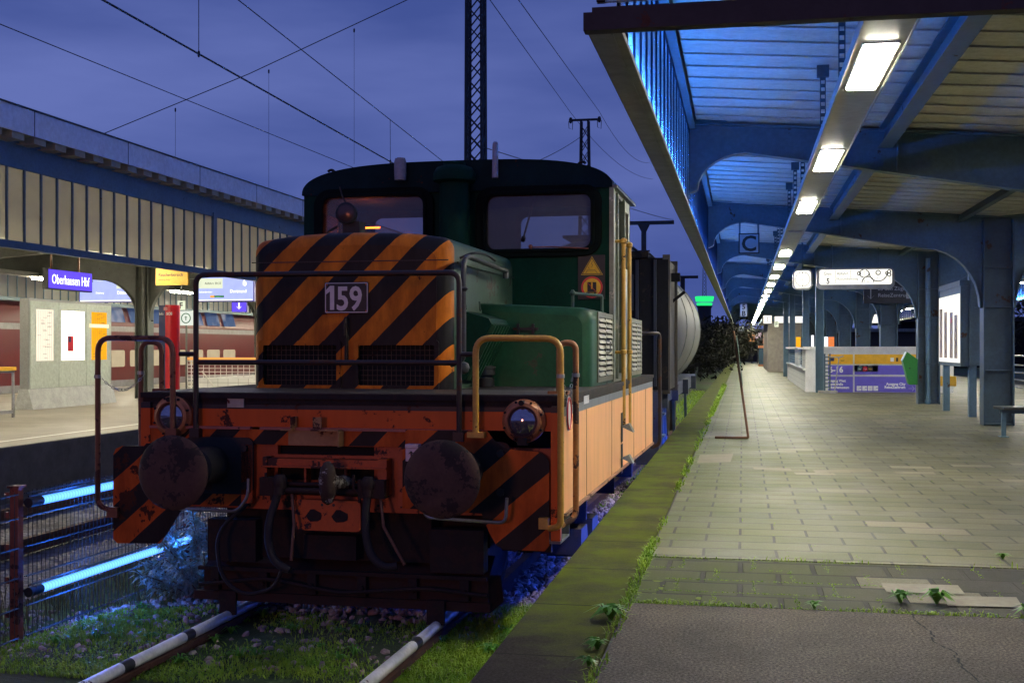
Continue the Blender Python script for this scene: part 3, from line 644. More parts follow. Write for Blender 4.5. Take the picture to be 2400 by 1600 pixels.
    # headlights
    for x in (-1.19, 1.25):
        mb = MB(); mb.lathe([(.140, -.0), (.140, -.035), (.125, -.045), (.118, -.068), (.100, -.078), (.095, -.070), (.095, -.05)], (x, 0, 1.375), 'y', 36)
        h = P(mb, 'headlight', paint('lamp_ring_orange', (.50, .19, .07), .45, .1, .25))
        mb = MB(); mb.lathe([(.096, -.052), (.080, -.068), (.055, -.078), (.03, -.083), (.001, -.085)], (x, 0, 1.375), 'y', 32); P(mb, 'lens', M['lens'], h)
        mb = MB()
        for a in range(8): q = R(a*45+20); mq = MB(); mq.cyl((x+.128*math.cos(q), -.05, 1.375+.128*math.sin(q)), (x+.128*math.cos(q), -.068, 1.375+.128*math.sin(q)), .008, 8); P(mq, 'ring_bolt', M['rustdark'], h)
        mb.cyl((x-.005, -.04, 1.375+.118), (x-.005, -.09, 1.375+.118), .018, 10); mb.box(x-.03, x+.03, -.085, -.04, 1.225, 1.27)
        P(mb, 'lamp_catch', M['rustdark'], h)
    # socket box, brackets, small plate
    mb = MB(); mb.box(.49, .575, -.12, -.05, 1.11, 1.20); mb.box(.488, .577, -.125, -.045, 1.195, 1.222); mb.cyl((.59, -.09, 1.185), (.60, -.09, 1.185), .02, 10); sb = P(mb, 'socket_box', paint('pinkish_white', (.72, .60, .60), .4, 0, 0, dirt=.15), L, .008)
    mb = MB(); mb.bar((.53, -.1255, 1.135), (.53, -.1255, 1.175), .006, .003); mb.bar((.53, -.1255, 1.178), (.515, -.1255, 1.16), .006, .003); mb.bar((.53, -.1255, 1.178), (.545, -.1255, 1.16), .006, .003); P(mb, 'arrow_mark', M['blackiron'], sb)
    mb = MB(); mb.box(-.31, -.30, -.10, -.0, 1.30, 1.385); mb.box(-.38, -.30, -.10, 0, 1.295, 1.303); mb.box(-.16, -.10, -.08, -.07, 1.31, 1.385); mb.box(-.16, .03, -.12, 0, 1.297, 1.305); mb.box(-.35, .035, -.035, -.026, 1.195, 1.295); mb.box(.028, .036, -.12, -.02, 1.195, 1.297)
    P(mb, 'lamp_bracket', paint('bracket_ochre', (.42, .22, .08), .5, 0, .3))
    mb = MB(); mb.box(-.80, -.68, -.012, 0, 1.44, 1.50); mb.box(-.76, -.70, -.016, -.01, 1.455, 1.485); p = P(mb, 'small_plate', paint('old_cream', (.55, .5, .38), .5, 0, .3, (.15, .03, .02)))
    # brake hoses
    for x0, pts in ((-.36, [(-.36, -.16, .93), (-.38, -.17, .84), (-.42, -.2, .70), (-.41, -.22, .55), (-.36, -.22, .44), (-.26, -.22, .40)]), (.25, [(.25, -.16, .90), (.24, -.18, .78), (.25, -.2, .62), (.30, -.22, .50), (.38, -.22, .44), (.46, -.2, .45)])):
        mb = MB(); mb.tube(bend(pts, .08), .027, 12); hs = P(mb, 'brake_hose', M['rubber'])
        mb = MB(); mb.lathe([(.03, -.05), (.045, -.03), (.05, .02), (.03, .05)], (x0, -.15, .96), 'z', 12); mb.tube([(x0-.10, -.15, 1.02), (x0-.10, -.15, .93), (x0-.06, -.15, .90), (x0-.06, -.15, .84)], .01, 8); mb.cyl((x0, -.16, .93), (x0, -.165, .88), .036, 12)
        P(mb, 'hose_cock', M['rust'], hs)
        mb = MB(); mb.tube([(x0+.07, -.12, .90), (x0+.12, -.2, .70), (x0+(.10 if x0 < 0 else .26), -.2, .46)], .011, 8); P(mb, 'hose_stay', M['brown'], hs)
    mb = MB(); mb.tube(bend([(-.62, -.08, .80), (-.82, -.15, .62), (-.78, -.15, .32), (-.62, -.15, .20), (-.40, -.15, .26), (-.34, -.15, .40)], .2), .013, 8); P(mb, 'hanging_cable', M['rubber'])
    # snow plough / rail guard and wheels
    mb = MB(); mb.prism([(-1.06, .13), (1.02, .13), (1.02, .19), (-1.06, .19)], 'y', .02, .06); mb.box(-1.0, 1.0, .05, .09, .19, .34); mb.add([(-1.0, .05, .34), (1.0, .05, .34), (1.0, .25, .46), (-1.0, .25, .46)], [(0, 1, 2, 3)])
    mb.add([(1.02, .02, .13), (1.08, .14, .18), (1.05, .2, .34), (.97, .09, .36)], [(0, 1, 2, 3)])
    P(mb, 'rail_guard', M['rust'])
    mb = MB(); mb.box(.60, .72, -.01, .01, .0+.04, .20); P(mb, 'guard_iron', M['rustdark']); mb = MB(); mb.box(-.86, -.74, -.01, .01, .04, .20); P(mb, 'guard_iron', M['rustdark'])
    mb = MB(); mb.box(-.95, .95, .3, 5.7, .5, .95); mb.box(-.6, .6, .1, .3, .42, .76)
    for y in (1.3, 3.2, 5.0): mb.box(1.0, 1.10, y-.25, y+.25, .35, .7)
    for y in (.7, 2.3, 4.1, 5.6): mb.box(.95, 1.3, y-.02, y+.02, .42, .78)
    mb.tube([(1.12, .3, .5), (1.12, 5.7, .5)], .02, 8)
    P(mb, 'frame', M['rustdark'])
    for y in (1.3, 3.2, 5.0):
        for x in (-.76, .70):
            mb = MB(); mb.lathe([(.05, -.07), (.47, -.07), (.50, -.05), (.475, .05), (.475, .07), (.40, .075), (.36, .04), (.12, .04), (.10, .09), (.01, .09)] if x > 0 else [(.05, .07), (.47, .07), (.50, .05), (.475, -.05), (.475, -.07), (.40, -.075), (.1, -.05)], (x, y, .47), 'x', 32); P(mb, 'wheel', M['rustdark'])
    for y in (1.95, 2.55): mb = MB(); mb.prism([(y-.18, .42), (y+.12, .42), (y+.2, .24), (y+.06, .16), (y-.05, .26), (y-.2, .22)], 'x', 1.02, 1.34); P(mb, 'brake_hanger', M['rustdark'])
    # ---- hood
    def arch(x0, x1, z0, zs, zm, r, n=6):
        pts = [(x0, z0), (x1, z0)]; cx = (x0+x1)/2; hw = (x1-x0)/2
        cam_ = lambda x: zm - (zm-zs)*((x-cx)/hw)**2
        for i in range(n+1): a = R(i*90/n); pts.append((x1-r+r*math.cos(a), zs-r+r*math.sin(a)))
        for i in range(1, 8): x = x1-r-(x1-x0-2*r)*i/8; pts.append((x, cam_(x)*1.0 - (zm-zs)*0 if True else 0))
        for i in range(n+1): a = R(90+i*90/n); pts.append((x0+r+r*math.cos(a), zs-r+r*math.sin(a)))
        return pts
    prof = arch(-1.03, .52, 1.535, 2.655, 2.70, .10)
    def inset(p, d):
        cx = -.255; return [(cx + (x-cx)*(1-d/.775), 1.535 + (z-1.535)*(1-d/1.16)) for x, z in p]
    mb = MB(); rings = [(0.985, 0), (.95, .003), (.915, .018), (.885, .05), (.872, .10)]
    n = len(prof); vs = []
    for y, d in rings: vs += [(x, y, z) for x, z in inset(prof, d)]
    fs = []
    for i in range(len(rings)-1):
        for k in range(n): l = (k+1) % n; fs.append((i*n+k, i*n+l, (i+1)*n+l, (i+1)*n+k))
    mb.add(vs, fs, True)
    last = vs[-n:]
    # front plate with the two grille openings left open
    hs = [(-.925, -.345, 1.565, 1.86), (-.175, .405, 1.565, 1.86)]
    x0, x1 = last[0][0], last[1][0]
    mb2 = MB(); wall_holes(mb2, 'y', .865, .874, x0, x1, 1.535, 2.30, hs)
    pl = [(x0, 2.30), (x1, 2.30)] + [(p[0], p[2]) for p in last if p[2] > 2.30 and p[0] > -2]
    mb2.prism(pl, 'y', .865, .874)
    mb.add(mb2.v, mb2.f)
    mb.box(x0, x1, .862, .8655, 2.455, 2.460) if 0 else None
    P(mb, 'hood_front', M['stripe_hood'])
    mb = MB(); mb.box(-1.02, .51, .8615, .8648, 2.475, 2.482); P(mb, 'hood_seam', M['black'])
    mb = MB(); mb.prism(prof, 'y', .985, 3.0, True); P(mb, 'hood', M['greenlight'])
    mb = MB(); mb.box(.531, .545, 1.02, 2.98, 2.46, 2.475); mb.box(.531, .54, 1.05, 2.9, 2.10, 2.14)
    for i in range(4): mb.tube([(.56, 1.15+i*.45, 2.2), (.575, 1.12+i*.45, 2.13)], .008, 6)
    P(mb, 'hood_side_trim', M['greenlight'])
    for (gx0, gx1, z0, z1) in hs:
        mb = MB(); ring_mesh(mb, rrect(gx0-.035, gx1+.035, z0-.035, z1+.035, .02, 2), rrect(gx0, gx1, z0, z1, .01, 2), 'y', .850, .864); g = P(mb, 'radiator_grille', M['stripe_hood'])
        mb = MB(); m_, n_ = 14, 8
        for i in range(1, m_+2): x = gx0 + (gx1-gx0)*i/(m_+2); mb.tube([(x, .858, z0), (x, .858, z1)], .0022, 5)
        for j in range(1, n_): z = z0 + (z1-z0)*j/n_; mb.tube([(gx0, .856, z), (gx1, .856, z)], .0022, 5)
        P(mb, 'grille_wire', M['mesh'], g)
        mb = MB(); mb.box(gx0-.02, gx1+.02, .95, .96, z0-.02, z1+.02); P(mb, 'grille_back', M['darkvoid'], g)
    mb = MB(); mb.box(-.27, -.255, .82, .864, 1.72, 2.06); mb.tube([(-.265, .84, 2.06), (-.265, .81, 2.03), (-.265, .81, 1.93)], .014, 8); P(mb, 'hood_latch', M['rustdark'])
    # number plate
    mb = MB(); mb.prism(rrect(-.435, -.095, 2.095, 2.325, .008, 2), 'y', .848, .856); np_ = P(mb, 'number_plate', M['black'])
    mb = MB(); ring_mesh(mb, rrect(-.430, -.100, 2.10, 2.32, .008, 2), rrect(-.424, -.106, 2.106, 2.314, .008, 2), 'y', .845, .848); P(mb, 'plate_border', M['platewhite'], np_)
    text('59', .243, M['platewhite'], L, (-.345, .846, 2.122), 0, 'LEFT', .0015, 'plate_number', .84, .005).parent = np_
    mb = MB(); mb.prism([(-.435+(a-393)*.00154, 2.325-(b-297)*.001456) for a, b in ((421, 315), (442, 315), (442, 437), (421, 437), (421, 343), (401, 358), (401, 336))], 'y', .8445, .8475); P(mb, 'plate_digit', M['platewhite'], np_)
    mb = MB()
    for x in (-.418, -.112):
        for z in (2.112, 2.308): mb.cyl((x, .844, z), (x, .848, z), .007, 8)
    P(mb, 'plate_rivet', M['orange'], np_)
    # hood left side wing, right side slanted radiator louvre
    mb = MB(); mb.add([(-.98, 1.0, 2.28), (-.98, 2.6, 2.28), (-1.32, 2.3, 2.12), (-1.18, 1.5, 1.54), (-1.1, 2.6, 1.54), (-.98, 1.1, 1.54)], [(0, 2, 1), (0, 5, 3, 2), (2, 3, 4), (1, 2, 4)]); P(mb, 'air_duct', M['rustdark'])
    mb = MB(); mb.prism([(.53, 2.12), (.53, 1.60), (.56, 1.60), (.76, 2.02), (.74, 2.06)], 'y', 1.15, 2.02); rl = P(mb, 'side_radiator', M['cabdark'])
    for i in range(9):
        y = 1.19 + i*.095; mb = MB(); mb.bar((.57, y, 1.60), (.775, y, 2.01), .022, .03); P(mb, 'louvre_bar', M['green'], rl)
    mb = MB(); mb.lathe([(.075, 0), (.075, .07), (.062, .075), (.062, .09), (.08, .095), (.08, .135), (.085, .14), (.085, .16), (.05, .17)], (.60, 1.62, 1.535), 'z', 20); P(mb, 'filler_cap', M['blackiron'])
    # spotlight on the hood, handles
    mb = MB(); mb.lathe([(.03, .06), (.075, .04), (.085, 0), (.085, -.03), (.075, -.035)], (-.48, 1.45, 2.90), 'y', 24); mb.box(-.52, -.38, 1.46, 1.60, 2.64, 2.84); mb.tube([(-.56, 1.45, 2.80), (-.64, 1.45, 2.76), (-.66, 1.45, 2.66)], .012, 8); mb.tube([(-.50, 1.48, 2.98), (-.54, 1.5, 3.05), (-.56, 1.5, 3.12)], .006, 6)
    sp = P(mb, 'spotlight', M['blackiron']); mb = MB(); mb.lathe([(.074, -.032), (.05, -.042), (.002, -.046)], (-.48, 1.45, 2.90), 'y', 20); P(mb, 'spotlight_lens', plain('spot_glass', (.10, .05, .045), .25, .4), sp)
    for (a, b) in (((.56, .9, 2.47), (.72, 1.05, 2.50)),):
        mb = MB(); mb.tube(bend([(.56, .75, 1.72), (.66, .72, 1.75), (.66, .72, 2.46), (.66, .85, 2.50), (.66, 2.1, 2.47)], .06), .019, 10); mb.lathe([(.005, -.045), (.035, -.03), (.045, 0), (.035, .03), (.005, .045)], (.66, .72, 1.70), 'z', 12)
        mb.lathe([(.01, -.03), (.034, 0), (.01, .03)], (.66, .72, 2.26), 'z', 10); mb.tube(bend([(.56, 1.0, 2.50), (.66, 1.0, 2.54), (.74, 1.12, 2.53), (.78, 1.2, 2.49)], .04), .009, 8); mb.tube([(.66, 2.1, 2.47), (.66, 2.1, 2.41)], .024, 8)
        P(mb, 'side_pipe', paint('pipe_greyish', (.06, .065, .065), .5, .4, .15))
    # ---- right-hand equipment boxes, front and rear
    for k, (y0, y1, lz) in enumerate(((1.75, 3.0, 0), (4.39, 5.45, 0))):
        r_ = .10
        pr = [(.50, 1.535), (1.42, 1.535)] + [(1.42-r_+r_*math.cos(R(a)), 2.16-r_+r_*math.sin(R(a))) for a in range(0, 91, 15)] + [(.50, 2.20)]
        mb = MB(); nn = len(pr); rg = [(y1, 0), (y0+.10, 0), (y0+.05, .006), (y0+.02, .022), (y0, .07)]
        vs = []
        for y, d in rg: vs += [(.96+(x-.96)*(1-d/.46), y, 1.535+(z-1.535)*(1-d/.66)) for x, z in pr]
        mb.add(vs, [(i*nn+q, i*nn+(q+1) % nn, (i+1)*nn+(q+1) % nn, (i+1)*nn+q) for i in range(len(rg)-1) for q in range(nn)], True)
        mb.add(vs[-nn:], [list(range(nn))])
        bx = P(mb, 'equipment_box', M['green'])
        mb = MB(); ya, yb = (2.12, 3.0-.06) if k == 0 else (4.5, 5.36)
        wall_holes(mb, 'x', 1.42, 1.432, ya-.05, yb+.05, 1.56, 2.13, [(ya, (ya+yb)/2-.02, 1.60, 2.09), ((ya+yb)/2+.02, yb, 1.60, 2.09)]); dr = P(mb, 'louvre_door', M['boxside'], bx)
        mb = MB()
        for c0, c1 in ((ya, (ya+yb)/2-.02), ((ya+yb)/2+.02, yb)):
            for j in range(11): z = 1.60 + .49*j/11; mb.add([(1.423, c0, z+.040), (1.423, c1, z+.040), (1.442, c1, z+.008), (1.442, c0, z+.008)], [(0, 1, 2, 3)])
        P(mb, 'louvres', paint('louvre_slats', (.10, .095, .06), .5, 0, .1), dr)
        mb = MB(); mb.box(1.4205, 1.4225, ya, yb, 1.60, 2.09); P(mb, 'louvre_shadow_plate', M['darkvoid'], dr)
        mb = MB(); mb.tube(bend([(1.43, (ya+yb)/2, 1.80), (1.47, (ya+yb)/2, 1.80), (1.47, (ya+yb)/2, 1.90), (1.43, (ya+yb)/2, 1.90)], .015), .007, 6); P(mb, 'door_handle', M['steel'], dr)
        mb = MB(); mb.box(.8, 1.0, y0-.015, y0, 1.98, 2.0); mb.box(.83, .85, y0-.02, y0, 1.95, 2.03); mb.box(.95, .97, y0-.02, y0, 1.95, 2.03); P(mb, 'hinge', M['blackiron'], bx)
        if k == 0:
            mb = MB(); mb.tube(bend([(1.16, 2.45, 2.16), (1.16, 2.45, 2.30), (1.36, 2.8, 2.29), (1.36, 2.8, 2.12)], .02), .014, 8); mb.lathe([(.01, -.03), (.028, 0), (.01, .03)], (1.16, 2.45, 2.30), 'z', 10); P(mb, 'box_grab_rail', M['greenlight'], bx)
        else:
            mb = MB(); mb.lathe([(.03, 0), (.03, .05), (.015, .07), (.04, .11), (.03, .15), (.005, .17)], (1.25, 4.7, 2.16), 'z', 12); P(mb, 'valve', M['blackiron'], bx)
    # ---- cab
    cabx0, cabx1, cy0, cy1 = -1.47, 1.42, 3.0, 4.38
    winL, winR = (-1.28, -.29, 2.70, 3.24), (.27, 1.25, 2.71, 3.22)
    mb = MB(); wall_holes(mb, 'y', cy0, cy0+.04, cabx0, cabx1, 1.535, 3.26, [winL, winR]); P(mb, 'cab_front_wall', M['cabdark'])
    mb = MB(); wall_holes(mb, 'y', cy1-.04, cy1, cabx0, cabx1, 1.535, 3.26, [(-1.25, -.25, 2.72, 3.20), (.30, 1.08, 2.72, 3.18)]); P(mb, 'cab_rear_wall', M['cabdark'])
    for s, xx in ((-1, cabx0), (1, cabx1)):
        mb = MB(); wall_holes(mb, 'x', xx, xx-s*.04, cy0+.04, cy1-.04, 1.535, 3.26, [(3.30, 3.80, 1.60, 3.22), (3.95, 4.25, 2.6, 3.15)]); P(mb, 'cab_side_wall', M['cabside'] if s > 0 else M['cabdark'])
        mb = MB(); wall_holes(mb, 'x', xx-s*.05, xx-s*.075, 3.30, 3.80, 1.60, 3.22, [(3.36, 3.74, 2.45, 3.12)]); d = P(mb, 'cab_door', M['cabdark'])
        mb = MB(); mb.box(xx-s*.06, xx-s*.064, 3.36, 3.74, 2.45, 3.12); P(mb, 'door_window', M['cabglass'], d)
        for yy in (3.30, 3.80): mb = MB(); mb.box(xx-s*.01, xx+s*.022, yy-.018, yy+.018, 1.56, 3.24); P(mb, 'door_post', M['cabside'])
        for yy in (3.24, 3.70):
            mb = MB(); xa = xx+s*.075
            mb.tube([(xa, yy, 1.12), (xa, yy, 2.80)], .019, 10)
            for z in (2.80, 1.80): mb.lathe([(.01, -.03), (.03, -.015), (.03, .015), (.01, .03)], (xa, yy, z), 'z', 10); mb.tube([(xa, yy, z), (xx, yy, z)], .014, 8)
            P(mb, 'door_handrail', M['yellowpipe'])
    rp = [(cabx0-.01, 3.255), (cabx1+.01, 3.255)]
    for i in range(1, 48):
        cc = math.cos(PI*i/48); x = -.025 + 1.455*cc; q = abs(cc)
        rp.append((x, 3.26 + .275*(1-q**3.2)**.42))
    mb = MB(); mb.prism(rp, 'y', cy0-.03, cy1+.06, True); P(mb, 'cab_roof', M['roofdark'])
    mb = MB(); mb.box(cabx1+.005, cabx1+.05, cy0-.03, cy1+.06, 3.25, 3.275); mb.box(cabx1-.02, cabx1+.02, cy0-.02, cy0+.02, 1.54, 3.3); P(mb, 'rain_strip', M['cabside'])
    for (a, b, c_, d_) in (winL, winR):
        mb = MB(); ring_mesh(mb, rrect(a-.085, b+.085, c_-.06, d_+.07, .16, 7), rrect(a-.0, b+.0, c_, d_, .09, 7), 'y', cy0-.035, cy0-.001)
        ring_mesh(mb, rrect(a-.02, b+.02, c_-.02, d_+.02, .10, 7), rrect(a+.015, b-.015, c_+.015, d_-.015, .08, 7), 'y', cy0-.05, cy0+.045)
        w = P(mb, 'cab_window', M['winframe'], L, .012)
        mb = MB(); mb.prism(rrect(a-.01, b+.01, c_-.01, d_+.01, .08, 5), 'y', cy0+.012, cy0+.018); P(mb, 'window_pane', M['cabglass'], w)
    for (a, b, c_, d_) in ((-1.25, -.25, 2.72, 3.20), (.30, 1.08, 2.72, 3.18)):
        mb = MB(); ring_mesh(mb, rrect(a-.03, b+.03, c_-.03, d_+.03, .09, 6), rrect(a+.02, b-.02, c_+.02, d_-.02, .08, 6), 'y', cy1-.06, cy1-.03)
        w = P(mb, 'rear_window', M['winframe'])
        mb = MB(); mb.prism(rrect(a, b, c_, d_, .08, 5), 'y', cy1-.022, cy1-.018); P(mb, 'window_pane', M['cabglass'], w)
    mb = MB(); mb.box(cabx0+.05, cabx1-.05, cy0+.05, cy1-.05, 1.55, 2.4); mb.box(-.2, .2, cy0+.1, cy0+.5, 2.4, 2.68); P(mb, 'control_desk', M['cabdark'])
    mb = MB(); mb.tube([(.72, 2.96, 2.735), (.9, 2.945, 2.735), (1.22, 2.945, 2.715)], .007, 6); mb.lathe([(.005, -.02), (.02, -.01), (.02, .01), (.005, .02)], (.70, 2.95, 2.74), 'y', 10); P(mb, 'wiper', paint('wiper_red', (.3, .1, .07), .5, .2))
    mb = MB(); mb.tube([(.62, 3.02, 2.83), (.68, 3.03, 3.05), (.72, 3.03, 3.2)], .009, 6); mb.tube([(.62, 3.02, 2.83), (.62, 2.99, 2.80)], .02, 8); P(mb, 'wiper_motor', M['blackiron'])
    # exhaust
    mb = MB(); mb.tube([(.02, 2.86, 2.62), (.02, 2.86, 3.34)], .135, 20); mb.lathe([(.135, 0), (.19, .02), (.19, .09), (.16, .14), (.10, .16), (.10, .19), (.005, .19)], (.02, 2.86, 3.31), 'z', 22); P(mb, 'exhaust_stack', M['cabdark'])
    # aerials, lifting hooks, warning signs
    mb = MB(); mb.lathe([(.052, 0), (.056, .06), (.055, .17), (.045, .20), (.02, .205)], (-.50, 2.90, 3.36), 'z', 16); P(mb, 'aerial_dome', paint('aerial_grey', (.40, .40, .48), .5))
    mb = MB(); mb.tube([(.38, 2.93, 3.36), (.38, 2.93, 3.66)], [.030, .026], 12); mb.lathe([(.026, 0), (.018, .02), (.003, .028)], (.38, 2.93, 3.66), 'z', 12); P(mb, 'aerial_rod', paint('aerial_grey', (.4, .4, .5)))
    for x, s in ((-1.20, -1), (1.10, 1)):
        mb = MB(); mb.tube([(x, 3.1, 3.38), (x, 3.1, 3.46)] + [(x+s*.04-s*.04*math.cos(R(a)), 3.1, 3.46+.045*math.sin(R(a))) for a in range(20, 160, 20)], .013, 8); P(mb, 'lifting_hook', M['blackiron'])
    tri = lambda x, z, r: [(x-r, z-r*.62), (x+r, z-r*.62), (x, z+r*1.05)]
    mb = MB(); mb.box(1.12, 1.36, 2.988, 2.996, 2.27, 2.66); ws = P(mb, 'warning_board', M['black'])
    mb = MB(); mb.prism(tri(1.245, 2.545, .098), 'y', 2.983, 2.987); P(mb, 'warning_triangle', M['yellowsign'], ws)
    mb = MB(); q = tri(1.245, 2.545, .090); q2 = tri(1.245, 2.545, .080)
    ring_mesh(mb, q, q2, 'y', 2.9815, 2.983)
    mb.bar((1.20, 2.981, 2.525), (1.275, 2.981, 2.525), .018, .003); mb.bar((1.205, 2.981, 2.52), (1.19, 2.981, 2.50), .01, .003); mb.bar((1.27, 2.981, 2.53), (1.295, 2.981, 2.50), .01, .003); mb.bar((1.225, 2.981, 2.535), (1.21, 2.981, 2.555), .01, .003); mb.bar((1.25, 2.981, 2.605), (1.24, 2.981, 2.58), .006, .003); mb.bar((1.24, 2.981, 2.58), (1.252, 2.981, 2.575), .006, .003); mb.bar((1.252, 2.981, 2.575), (1.244, 2.981, 2.55), .006, .003)
    P(mb, 'warning_symbol', M['black'], ws)
    mb = MB(); mb.lathe([(.0955, 2.9832), (.0955, 2.987)], (1.245, 0, 2.375), 'y', 28); P(mb, 'prohibition_disc', M['red'], ws)
    mb = MB(); mb.lathe([(.078, 2.981), (.078, 2.9835)], (1.245, 0, 2.375), 'y', 28); P(mb, 'prohibition_ground', M['yellowsign'], ws)
    mb = MB(); mb.box(1.205, 1.285, 2.979, 2.981, 2.335, 2.42); mb.box(1.195, 1.295, 2.979, 2.981, 2.325, 2.333); mb.box(1.21, 1.225, 2.979, 2.981, 2.312, 2.325); mb.box(1.265, 1.28, 2.979, 2.981, 2.312, 2.325); P(mb, 'wagon_symbol', M['black'], ws)
    mb = MB(); mb.lathe([(.010, 2.976), (.010, 2.979)], (1.245, 0, 2.428), 'y', 12); mb.box(1.238, 1.252, 2.976, 2.979, 2.36, 2.415); P(mb, 'figure_symbol', M['yellowsign'], ws)
    mb = MB(); mb.bar((1.192, 2.975, 2.43), (1.298, 2.975, 2.32), .012, .003); P(mb, 'prohibition_bar', M['red'], ws)
    # ---- railings
    mb = MB(); mb.tube(bend([(-1.01, -.05, 1.29), (-1.01, -.05, 2.335), (.83, -.05, 2.325), (.83, -.05, 1.29)], .07), .0185, 12)
    mb.tube([(-1.01, -.05, 1.745), (.83, -.05, 1.745)], .018, 10)
    for x in (-1.01, .83): mb.box(x-.035, x+.035, -.08, -.0, 1.24, 1.30); mb.tube([(x, -.05, 1.80), (x+(.12 if x > 0 else -.12), -.05, 1.80)], .016, 8)
    P(mb, 'front_railing', M['railbrown'])
    mb = MB(); mb.tube(bend([(.95, -.09, 1.30), (.95, -.09, 1.905), (1.50, -.09, 1.90), (1.50, -.09, .72), (1.42, -.07, .70)], .10), .021, 12); mb.box(.90, 1.01, -.12, -.05, 1.27, 1.305); mb.box(1.36, 1.42, -.10, -.055, .70, .77); P(mb, 'corner_handrail', M['yellowpipe'])
    mb = MB(); mb.tube(bend([(1.44, .20, 1.54), (1.44, .20, 1.875), (1.55, .20, 1.875), (1.55, .20, .74), (1.47, .05, .70)], .055), .020, 12); mb.box(1.37, 1.50, .16, .26, 1.535, 1.56); P(mb, 'corner_handrail', M['yellowrust'])
    mb = MB(); mb.tube(bend([(-1.16, -.09, 1.30), (-1.16, -.09, 1.905), (-1.72, -.09, 1.91), (-1.72, -.09, .76), (-1.62, -.06, .72)], .10), .019, 12); mb.box(-1.20, -1.12, -.12, -.05, 1.25, 1.30); mb.box(-1.66, -1.58, -.08, -.0, .68, .75); P(mb, 'corner_handrail', M['brownpipe'])
    mb = MB(); mb.tube(bend([(-1.40, .20, 1.54), (-1.40, .20, 1.88), (-1.56, .20, 1.88), (-1.56, .20, 1.12)], .075), .018, 12); mb.box(-1.45, -1.34, .16, .26, 1.535, 1.555); P(mb, 'corner_handrail', M['brownpipe'])
    def chain(a, b, sag, n, par, mat):
        mb = MB(); a, b = Vector(a), Vector(b)
        for i in range(n):
            t_ = (i+.5)/n; p = a.lerp(b, t_) + Vector((0, 0, -sag*4*t_*(1-t_))); d = (b-a)/n*.75 + Vector((0, 0, -sag*4*(1-2*t_)/n*.75))
            u = d.normalized(); w_ = u.cross(Vector((0, 1, 0)) if i % 2 else Vector((.7, .7, .1))).normalized()
            mb.tube([p + u*.016*math.cos(R(q)) + w_*.009*math.sin(R(q)) for q in range(0, 360, 60)], .003, 5, closed=True)
        P(mb, 'safety_chain', mat, par)
    chain((-1.70, -.08, 1.64), (-1.53, .20, 1.66), .10, 13, L, M['steel'])
    chain((1.51, -.07, 1.66), (1.53, .18, 1.66), .16, 13, L, M['steel'])
    mb = MB()
    for (x, y, z) in ((-1.72, -.09, 1.645), (-1.56, .20, 1.665), (1.50, -.09, 1.665), (1.55, .20, 1.665)): mb.lathe([(.026, -.012), (.026, .012)], (x, y, z), 'z', 12)
    P(mb, 'chain_clamp', M['steel'])
    mb = MB(); mb.lathe([(.004, 1.520), (.085, 1.521), (.088, 1.526), (.004, 1.530)], (0, .06, 1.42), 'x', 24)
    for i, v_ in enumerate(mb.v): mb.v[i] = (v_[0], .07 + (v_[1]-.06)*.95, 1.42 + (v_[2]-1.42)*1.3)
    tg = P(mb, 'prohibition_tag', M['white'])
    mb = MB(); mb.tube([(1.527, .07 + .075*math.cos(R(a)), 1.42+.10*math.sin(R(a))) for a in range(0, 360, 20)], .008, 6, closed=True); P(mb, 'tag_border', M['red'], tg)
    # rear end: hoop rail and cable boxes seen past the skirt
    mb = MB(); mb.tube(bend([(1.25, 5.95, 1.535), (1.25, 5.95, 2.0), (1.50, 5.95, 2.0), (1.56, 6.12, 2.0), (1.56, 6.12, .74), (1.45, 6.1, .70)], .08), .021, 12); P(mb, 'corner_handrail', M['railbrown'])
    for x in (-.895, .865):
        mb = MB(); mb.lathe([(.125, 6.03), (.13, 6.2), (.12, 6.33), (.085, 6.34), (.085, 6.55), (.20, 6.59), (.23, 6.61), (.22, 6.64), (.01, 6.655)], (x, 0, 1.055), 'y', 28); P(mb, 'buffer', M['rustdark'])
    mb = MB(); mb.box(-1.4, 1.45, 6.03, 6.06, .75, 1.46); P(mb, 'rear_beam', M['orange'])
    # indicator light reflected in the cab
    mb = MB(); mb.box(-1.16, -1.0, 3.80, 3.82, 3.022, 3.038); P(mb, 'cab_indicator_lamp', M['amber'])
    pl = bpy.data.lights.new('indicator_light', 'POINT'); pl.energy = 5; pl.color = (1.0, .16, .02); pl.shadow_soft_size = .03
    po = bpy.data.objects.new('indicator_light', pl); C.objects.link(po); po.parent = L; po.location = (-1.08, 3.7, 3.05)
    # clutter on the rail guard: brackets, bolts, pipes
    mb = MB()
    for x in (-.9, -.55, -.2, .15, .5, .85): mb.box(x-.03, x+.03, .0, .06, .20, .34); mb.cyl((x, .02, .26), (x, -.02, .26), .018, 6)
    mb.tube(bend([(-1.0, -.02, .24), (-.5, -.03, .30), (0, -.02, .22), (.6, -.03, .28), (1.0, .0, .24)], .1), .014, 6); mb.box(-1.02, 1.0, .0, .03, .335, .36)
    mb.box(-.95, -.60, .0, .12, .40, .68); mb.box(.62, .98, .0, .12, .38, .66); mb.box(-.25, .12, -.02, .12, .44, .60)
    P(mb, 'guard_brackets', M['rustdark'])
    return L
t = NT('tread_plate'); v = t.obj(); w1 = t.n('TexWave', {'Vector': v, 'Scale': 9, 'Distortion': 0}, bands_direction='DIAGONAL').outputs[0]; ck = t.n('TexChecker', {'Vector': v, 'Scale': 18}).outputs[1]
M['tread'] = t.bsdf(t.mix(t.ramp(t.noise(v, 5, 5), .35, .65), (.02, .016, .014), (.06, .05, .04)), .55, .2, t.math('MULTIPLY', ck, t.math('GREATER_THAN', w1, .6)), .9, .01)
